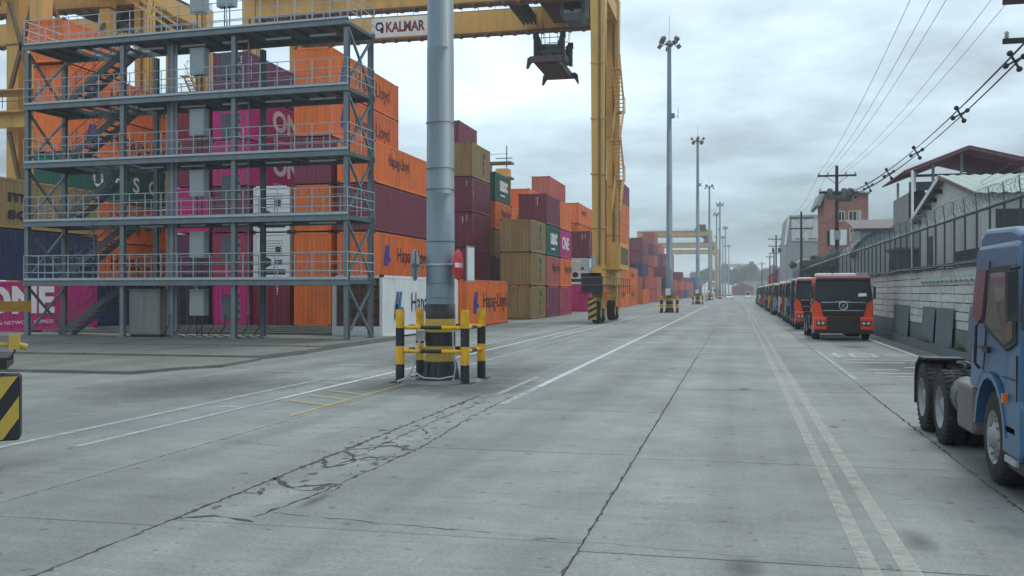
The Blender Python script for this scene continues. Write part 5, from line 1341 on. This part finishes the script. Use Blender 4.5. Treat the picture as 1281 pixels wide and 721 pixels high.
b = MB(); b.box(gx + .5, gx + 2.5, 41.56, 41.598, 4.6, 5.4); b.build('dark_opening', M_BLACK, t)
b = MB()
for k in range(9): b.tube((gx - .06, 42.0 + k * .55, 1.0), (gx - .06, 42.0 + k * .55, 3.9), .02, n=5)
b.build('window_bars', M_FENCE, t)
b = MB(); b.tube((gx - .3, 55.4, 0), (gx - .3, 55.4, 8.6), .07, n=8); b.build('downpipe', M_WHITE, t)
# roof terrace with open purple-brown roof
t = thing('roof_terrace', 'open rooftop terrace under purple-brown metal roof behind the white house', 'building', (0, 0, 0))
b = MB(); b.box(9.7, 16.6, 60.5, 66, 0, 7.9); b.build('wall', M_PLASTG, t)
b = MB(); b.box(9.75, 10.6, 60.42, 60.498, 6.4, 8.4); b.build('dark_panel', M_DARK, t)
corr_roof('parapet_sheet', M_SHEET, t, (9.7, 60.2, 8.0), (15.4, 60.2, 8.0), (15.4, 60.22, 8.5), (9.7, 60.22, 8.5), 70, .03, .02)
corr_roof('roof', M_ROOFP, t, (9.1, 57.6, 8.85), (9.1, 66.5, 8.85), (12.4, 66.5, 10.12), (12.4, 57.6, 10.12), 80, .03, .05)
corr_roof('roof', M_ROOFP, t, (12.4, 57.6, 10.12), (12.4, 66.5, 10.12), (17.0, 66.5, 8.9), (17.0, 57.6, 8.9), 80, .03, .05)
for x, z in ((9.9, 9.0), (10.9, 9.4), (12.4, 9.95), (15.6, 9.15), (16.4, 8.95)):
    for y in (59.6, 65.5):
        if x in (12.4,) and y > 60: continue
        b = MB(); b.box(x - .07, x + .07, y - .07, y + .07, 7.88, z); b.build('roof_post', M_PLASTG if x > 10 else M_WHITE, t)
b = MB(); b.bar((9.3, 59.6, 8.78), (16.9, 59.6, 8.8), .1, .14); b.build('tie_beam', M_DARK, t)
b = MB(); b.bar((9.2, 59.5, 8.82), (12.4, 59.5, 10.02), .08, .12); b.bar((12.4, 59.5, 10.02), (16.9, 59.5, 8.86), .08, .12); b.bar((9.1, 57.75, 8.78), (12.4, 57.75, 10.05), .06, .14); b.bar((12.4, 57.75, 10.05), (17.0, 57.75, 8.84), .06, .14); b.build('rafter', M_ROOFP, t)
# dark arched hall and low brown-roofed house
t = thing('arched_hall', 'low grey hall with curved dark roof edge left of the white house', 'building', (0, 0, 0))
arc = [(12.6 + 3.4 * -math.cos(a), 4.9 + 2.3 * math.sin(a)) for a in [R(12 * k) for k in range(0, 16)]]
b = MB(); b.prism([(9.2, 0)] + arc[::1] + [(16, 0)], 84, 96, 'y'); b.build('wall', M_PLASTG, t)
b = MB()
for a, c in zip(arc[:-1], arc[1:]): b.bar((a[0], 83.9, a[1]), (c[0], 83.9, c[1]), .5, .28)
b.build('roof_edge', M_DARK, t)
t = thing('brown_roofed_house', 'grey house with low brown roof just right of the brick block', 'house', (0, 0, 0))
b = MB(); b.box(11.2, 15.5, 96, 104, 0, 8.0); b.build('wall', M_PLASTG, t)
corr_roof('roof', M_ROOFB, t, (10.6, 95.4, 8.0), (16, 95.4, 8.0), (16, 104, 9.4), (10.6, 104, 9.4), 40)
b = MB(); b.box(10.7, 15.9, 95.3, 95.36, 7.75, 8.0); b.build('eave_board', M_DARK, t)
b = MB(); b.box(11.6, 12.8, 95.94, 95.995, 4.5, 6.5); b.build('dark_opening', M_BLACK, t)
t = thing('grey_shed', 'dark grey sheet-metal shed right behind the fence left of white house', 'shed', (0, 0, 0))
b = MB(); b.box(8.6, 14, 60.6 - 3.4, 60.1, 0, 4.4); b.build('wall', M_WALLB, t)
b = MB(); b.box(8.4, 14.2, 56.6, 60.3, 4.402, 4.55); b.build('roof', M_ROOFB, t)
for k in range(3):
    b = MB(); b.box(8.55, 8.598, 57.5 + k * .9, 58.1 + k * .9, 1.5, 4.0); b.build('dark_opening', M_BLACK, t)
# three-storey brick block: courses as pieces would be under a pixel, so the brick is in the surface relief
def brick_mat():
    m = bpy.data.materials.new('brick_masonry'); m.use_nodes = True; tr = m.node_tree; bs = tr.nodes['Principled BSDF']; bs.inputs['Roughness'].default_value = .85
    co = tr.nodes.new('ShaderNodeTexCoord'); mp = tr.nodes.new('ShaderNodeMapping'); mp.inputs['Rotation'].default_value = (R(90), 0, 0); tr.links.new(co.outputs['Object'], mp.inputs[0])
    br = tr.nodes.new('ShaderNodeTexBrick'); br.inputs['Scale'].default_value = 1.0; br.inputs['Brick Width'].default_value = .4; br.inputs['Row Height'].default_value = .2; br.inputs['Mortar Size'].default_value = .015
    br.inputs['Color1'].default_value = (*lin((186, 122, 106)), 1); br.inputs['Color2'].default_value = (*lin((164, 104, 92)), 1); br.inputs['Mortar'].default_value = (*lin((176, 150, 140)), 1)
    tr.links.new(mp.outputs[0], br.inputs['Vector'])
    n = tr.nodes.new('ShaderNodeTexNoise'); n.inputs['Scale'].default_value = .7; n.inputs['Detail'].default_value = 6; tr.links.new(co.outputs['Object'], n.inputs['Vector'])
    mi = tr.nodes.new('ShaderNodeMix'); mi.data_type = 'RGBA'; mi.blend_type = 'MULTIPLY'; mi.inputs['Factor'].default_value = .5
    tr.links.new(br.outputs['Color'], mi.inputs[6]); tr.links.new(n.outputs['Fac'], mi.inputs[7]); tr.links.new(mi.outputs[2], bs.inputs['Base Color'])
    return m
M_BRICK = brick_mat()
t = thing('brick_building', 'three-storey red brick building behind the nearest utility pole', 'building', (0, 0, 0))
bx0, bx1, by = 9.95, 14.9, 120
b = MB(); b.box(bx0, bx1, by, by + 9, 0, 12.6); b.build('wall', M_BRICK, t)
b = MB(); b.box(bx0 - .002, bx1 + .002, by - .02, by + .0, 12.2, 12.6); b.box(bx0, bx1, by, by + 9, 12.601, 13.5); b.build('parapet', M_BRICK, t)
b = MB(); b.prism([(bx0 - .9, 12.3), (bx0 - .3, 13.95), (bx1 + .15, 13.72), (bx1 + .15, 13.55), (bx0 + .1, 13.7), (bx0 - .5, 12.2)], by - .7, by + 9.3, 'y'); b.build('roof', M_PLASTG, t)
b = MB(); b.box(bx0 + 1.7, bx0 + 3.1, by - .03, by - .002, 12.7, 13.45); b.build('roof_opening', M_BLACK, t)
for x0, x1 in ((bx0 + 1.6, bx0 + 2.35), (bx0 + 2.75, bx0 + 3.7), (bx0 + 3.85, bx0 + 4.15)): window(t, x0, x1, 10.4, 11.6, by, bars=(2, 1))
b = MB(); b.box(bx0 + 2.9, bx0 + 3.5, by - .3, by - .061, 10.1, 10.4); b.build('air_conditioner', M_WHITE, t)
for x0, x1 in ((bx0 + .7, bx0 + 1.45), (bx0 + 1.75, bx0 + 2.55)):
    b = MB(); b.box(x0, x1, by - .05, by - .002, 7.6, 9.4); b.build('shutter', M_WHITE, t)
b = MB(); b.box(bx0 + .35, bx0 + .62, by - .03, by - .002, 7.5, 9.3); b.build('door', M_BLACK, t)
window(t, bx0 + 2.9, bx0 + 4.3, 8.0, 9.6, by, bars=(4, 3))
# pale sheds farther off
t = thing('pale_warehouse', 'pale grey gabled warehouse left of the brick building', 'warehouse', (0, 0, 0))
b = MB(); b.prism([(7.9, 0), (16.0, 0), (16.0, 14.6), (12.3, 15.0), (8.4, 14.9), (7.9, 10.2)], 170, 192, 'y'); b.build('wall', M_PLASTG, t)
b = MB(); b.box(8.9, 16.2, 169.7, 169.98, 10.6, 14.2); b.build('cladding', M_PLASTER, t)
b = MB(); b.bar((7.85, 169.6, 10.0), (8.5, 169.6, 15.0), .3, .3, up=(0, 1, 0)); b.build('gable_edge', M_WHITE, t)
for k in range(3):
    b = MB(); b.box(9.5 + k * 2, 10.9 + k * 2, 169.6, 169.699, 10.9, 11.05); b.build('cladding_rail', M_STEELD, t)
t = thing('low_shed', 'low shed with white roof edge below the pale warehouse', 'shed', (0, 0, 0))
b = MB(); b.box(8.6, 15.2, 132, 144, 0, 6.2); b.build('wall', M_WALLB, t)
b = MB(); b.box(8.2, 15.6, 131.4, 144.4, 6.202, 6.45); b.build('roof', M_WHITE, t)
b = MB(); b.box(8.59, 10.2, 131.9, 131.998, 2.9, 4.6); b.build('door', M_PLASTER, t)
t = thing('low_shed', 'small dark shed with pale roof nearest the middle utility pole', 'shed', (0, 0, 0))
b = MB(); b.box(7.9, 11.5, 149, 156, 0, 3.9); b.build('wall', M_WALLB, t)
b = MB(); b.box(7.6, 11.8, 148.5, 156.4, 3.902, 4.15); b.build('roof', M_PLASTER, t)
for i, (x, y, w, h, lb) in enumerate(((9.5, 215, 7, 9, 'maroon-roofed port shed far down the road behind the truck row'), (8.5, 270, 9, 10, 'dark red port shed at the far end of the truck row'), (4, 600, 26, 14, 'distant pale building closing the road on the skyline'), (-3, 560, 12, 7, 'distant dark red trailer-like shed at the road end'))):
    t = thing('port_shed', lb, 'shed', (x, y, 0))
    b = MB(); b.box(0, w, 0, 20, 0, h * .62); b.build('wall', (M_PLASTG, PAINT['red'], M_PLASTG, PAINT['burgundy'])[i], t)
    b = MB(); b.prism([(-.5, h * .62), (w / 2, h), (w + .5, h * .62)], -.5, 20.5, 'y'); b.build('roof', (PAINT['burgundy'], PAINT['maroon'], M_ROOFB, PAINT['maroon'])[i], t)
    b = MB(); b.box(w * .3, w * .6, -.05, -.002, 0, h * .45); b.build('door', M_DARK, t)

# ------------------------------------------------------------------ trees
def tree(loc, label, ht, rad, seed, group=None):
    t = thing('tree', label, 'tree', loc, 0, group); r = random.Random(seed)
    b = MB(); pts = [(0, 0, 0), (.1, .05, ht * .3), (.05, -.1, ht * .6)]
    for a, c, r0, r1 in ((pts[0], pts[1], .22, .16), (pts[1], pts[2], .16, .09)): b.tube(a, c, r0, r1, 7)
    tips = []
    for k in range(6):
        a = k * 1.05 + r.random(); e = (rad * .6 * math.cos(a), rad * .6 * math.sin(a), ht * r.uniform(.6, .85)); b.tube(pts[1 + k % 2], e, .07, .025, 5); tips.append(e)
    b.build('trunk', M_BARK, t)
    b = MB()
    cl = [(r.gauss(0, rad * .45), r.gauss(0, rad * .45), ht * r.uniform(.5, .95), rad * r.uniform(.25, .45)) for _ in range(14)] + [(e[0], e[1], e[2], rad * .35) for e in tips]
    for (x, y, z, q) in cl:
        for _ in range(int(75 * max(1, rad / 2.5))):
            d = Vector((r.gauss(0, 1), r.gauss(0, 1), r.gauss(0, .8))).normalized() * q * r.uniform(.5, 1.05); p = Vector((x, y, z)) + d
            u = Vector((r.gauss(0, 1), r.gauss(0, 1), r.gauss(0, 1))).normalized() * r.uniform(.14, .26) * max(1, rad / 3); v = u.cross(d).normalized() * u.length * .5
            b.add([p - u, p + v, p + u, p - v], [(0, 1, 2, 3)])
    b.build('crown', M_FOLI, t)
tree((10.3, 112, 0), 'dark green bushy tree below the brick building', 6.6, 2.2, 1, 'trees behind the wall')
tree((9.4, 126, 0), 'small dark tree between pale sheds and brick building', 6.8, 1.6, 2, 'trees behind the wall')
for i, x in enumerate((-22, -12, -3, 7, 16, 27)):
    tree((x, 690 + 17 * (i % 3), 0), ('first', 'second', 'third', 'fourth', 'fifth', 'sixth')[i] + ' from left of the far dark trees on the skyline at road end', 17 + 3 * (i % 2), 9, 10 + i, 'skyline trees at the road end')

# ------------------------------------------------------------------ utility poles and lines
def upole(x, y, ht, lb, arms, trans=False):
    t = thing('utility_pole', lb, 'utility pole', (x, y, 0), 0, 'utility poles along the wall')
    b = MB(); b.tube((0, 0, 0), (0, 0, ht), .19, .12, 10); b.build('shaft', M_WOOD, t)
    for z, w in arms:
        b = MB(); b.box(-w, w, -.20, -.09, z - .07, z + .07); b.bar((-w * .6, -.15, z), (0, -.13, z - .7), .04, .04); b.bar((w * .6, -.15, z), (0, -.13, z - .7), .04, .04); a = b.build('cross_arm', M_WOOD, t)
        for k in (-1, -.5, .5, 1):
            b = MB(); b.lathe([(.02, z + .07), (.07, z + .12), (.04, z + .17), (.07, z + .21), (.03, z + .28), (0, z + .29)], c=(k * (w - .1), -.145, 0), n=8); b.build('insulator', M_CAB, a)
    if trans:
        for s in (-.55, .5, .95):
            b = MB(); b.lathe([(0, 9.35), (.22, 9.35), (.22, 10.1), (.1, 10.2), (0, 10.2)], c=(s, -.4, 0), n=10); b.build('transformer', M_STEELD, t)
        b = MB(); b.box(-.25, .25, -.35, -.2, 6.2, 6.9); b.build('meter_box', M_CAB, t)
    return t
UP = [(8.5, 29.8, 13.2), (7.6, 80, 12.0), (7.7, 125, 12.0), (7.0, 186, 12.6), (7.3, 205, 10.5), (7.6, 240, 11), (7.2, 300, 11)]
LBS = ['utility pole just outside the right edge carrying wooden cross arms', 'tall utility pole with transformers in front of the brick building', 'utility pole with one plain cross arm left of the brick building', 'utility pole in front of the low shed far along the trucks', 'thin utility pole without transformers far along the wall', 'distant utility pole beyond the last trucks', 'most distant utility pole along the wall']
for i, ((x, y, h), lb) in enumerate(zip(UP, LBS)):
    upole(x, y, h, lb, ((10.25, 1.25), (9.15, 1.25), (12.9, 1.3)) if i == 0 else ((h - .8, 1.45), (h - 2.1, 1.35)) if i < 4 else ((h - .6, 1.0),), i in (1, 3))
def wire(p, q, sag, r, lb, grp, n=22):
    p, q = Vector(p), Vector(q); b = MB()
    b.path([p.lerp(q, i / n) - Vector((0, 0, sag * 4 * (i / n) * (1 - i / n))) for i in range(n + 1)], r, 4)
    return tag(b.build('power_line', M_BLACK), lb, 'power line', grp)
for i, (dx, z0, z1) in enumerate(((-2.6, 13.6, 11.5), (-1.9, 13.3, 11.5), (-1.3, 13.2, 11.5), (.55, 13.2, 11.5), (1.3, 13.2, 11.5))):
    wire((8.5 + dx * .9, 29.7, z0), (7.6 + (dx * .5), 79.85, z1), .75, .011, ('leftmost', 'second from left', 'third from left', 'fourth from left', 'rightmost')[i] + ' of the thin overhead lines running from upper right to the tall pole', 'thin overhead lines')
    if i in (0, 2, 4): wire((7.6 + dx * .5, 79.85, z1), (7.7 + dx * .5, 124.8, 11.5), .7, .011, ('left', '', 'middle', '', 'right')[i] + ' thin overhead line strung between the two utility poles by the brick building', 'far overhead lines')
for k, (dx, dz) in enumerate(((0, 0), (.16, .14), (-.14, .16), (.02, .3))):
    wire((7.35 + dx, 24, 8.6 + dz), (7.0 + dx, 79.85, 9.3 + dz), 1.15, .02, ('lowest cable of the thick bundle sagging over the purple-brown roof', 'right-hand cable of the thick spaced bundle above the purple-brown roof', 'left-hand cable of the thick spaced bundle above the purple-brown roof', 'topmost cable of the thick spaced bundle above the purple-brown roof')[k], 'bundled overhead cables')
wire((8.8, 24, 6.9), (13.5, 100, 9.2), .9, .011, 'lone thin line low in the sky right of the bundled cables', None)
for k in range(6):
    t_ = (.085, .20, .34, .47, .60, .72)[k]; p = Vector((7.35, 24, 8.6)).lerp(Vector((7.0, 79.85, 9.3)), t_) - Vector((0, 0, 1.15 * 4 * t_ * (1 - t_)))
    b = MB()
    for a in range(4):
        an = a * math.pi / 2 + .5; b.bar((0, 0, .08), ((.27) * math.cos(an), 0,   .08 + .27 * math.sin(an)), .05, .07, up=(0, 1, 0)); b.lathe([(0, -.06), (.075, -.05), (.075, .05), (0, .06)], 'y', (.25 * math.cos(an), 0, .08 + .25 * math.sin(an)), 8)
    o = b.build('cable_spacer', M_BLACK, loc=p); tag(o, ('dark star-shaped cable spacer nearest the upper right corner', 'dark star-shaped cable spacer second from the upper right corner', 'dark star-shaped cable spacer third down the bundled cables', 'dark star-shaped cable spacer above the purple-brown roof edge', 'dark star-shaped cable spacer left of the purple-brown roof', 'dark star-shaped cable spacer closest to the brick building')[k], 'cable spacer', 'spacers on the bundled cables')

# ------------------------------------------------------------------ yard machine at the left edge
t = thing('yard_machine', 'yard machine with striped black and yellow bumper at the left picture edge', 'machine', (-8.62, 10.15, 0), R(36))
b = MB(); b.prism([(-2.6, .34), (.11, .34), (.14, .37), (.14, 1.11), (.11, 1.14), (-2.6, 1.14)], -.02, .30, 'y'); o = b.build('bumper_block', M_BLACK, t); v = o.modifiers.new('bevel', 'BEVEL'); v.width = .02; v.segments = 2; v.limit_method = 'ANGLE'
def clip_x(poly, xm):
    out_ = []
    for p, q in zip(poly, poly[1:] + poly[:1]):
        if p[0] <= xm: out_.append(p)
        if (p[0] <= xm) != (q[0] <= xm):
            f = (xm - p[0]) / (q[0] - p[0]); out_.append((xm, p[1] + (q[1] - p[1]) * f))
    return out_
for k in range(9):
    x = -2.75 + k * .36; pts = clip_x([(x, .36), (x + .18, .36), (x + .18 + .52, 1.12), (x + .52, 1.12)], .125)
    if len(pts) < 3: continue
    b = MB(); b.prism(pts, -.036, -.0205, 'y'); b.build('stripe', M_YELD, t)
b = MB(); b.box(-2.6, -.02, .1, 1.2, 1.2, 1.34); b.box(-1.6, -.26, .15, .5, 1.34, 1.62); b.build('deck', M_BLACK, t)
b = MB(); b.box(-2.6, .24, .2, .34, 1.90, 2.03); b.build('boom', M_RUSTY, t)
b = MB(); b.bar((-.2, .27, 1.3), (-.2, .27, 1.9), .08, .08); b.bar((-.16, .27, 1.4), (-.42, .27, 1.9), .05, .05); b.build('strut', M_RUSTY, t)
b = MB(); b.tube((-.2, .2, 1.50), (.12, .2, 1.50), .025, n=8); b.box(.0, .12, .14, .26, 1.44, 1.62); b.tube((.1, .2, 1.49), (.2, .2, 1.46), .04, n=8); b.build('coupling', M_YELD, t)
b = MB(); b.path([(-.2, .18, 1.45), (-.18, .17, 1.36), (-.08, .16, 1.30), (.03, .17, 1.33), (.07, .18, 1.44)], .016, 6); b.build('hose', M_BLACK, t)
for y in (.9,):
    b = MB(); b.lathe([(0, -.2), (.5, -.2), (.56, -.1), (.56, .1), (.5, .2), (0, .2)], 'x', (-1.7, 1.6, .56), 22); b.build('wheel', M_TYRE, t)

# ------------------------------------------------------------------ humid air
hz = MB(); hz.box(-2050, 2050, -350, 3550, -1.2, 33.0)
hz = hz.build('haze', []); tag(hz, kind='stuff')
hm = bpy.data.materials.new('humid_air'); hm.use_nodes = True; tn = hm.node_tree; tn.nodes.clear()
ho = tn.nodes.new('ShaderNodeOutputMaterial'); pv = tn.nodes.new('ShaderNodeVolumePrincipled')
pv.inputs['Color'].default_value = (0.86, 0.93, 0.97, 1); pv.inputs['Density'].default_value = 0.0007; pv.inputs['Anisotropy'].default_value = 0.2
tn.links.new(pv.outputs[0], ho.inputs['Volume'])
hz.data.materials.append(hm)
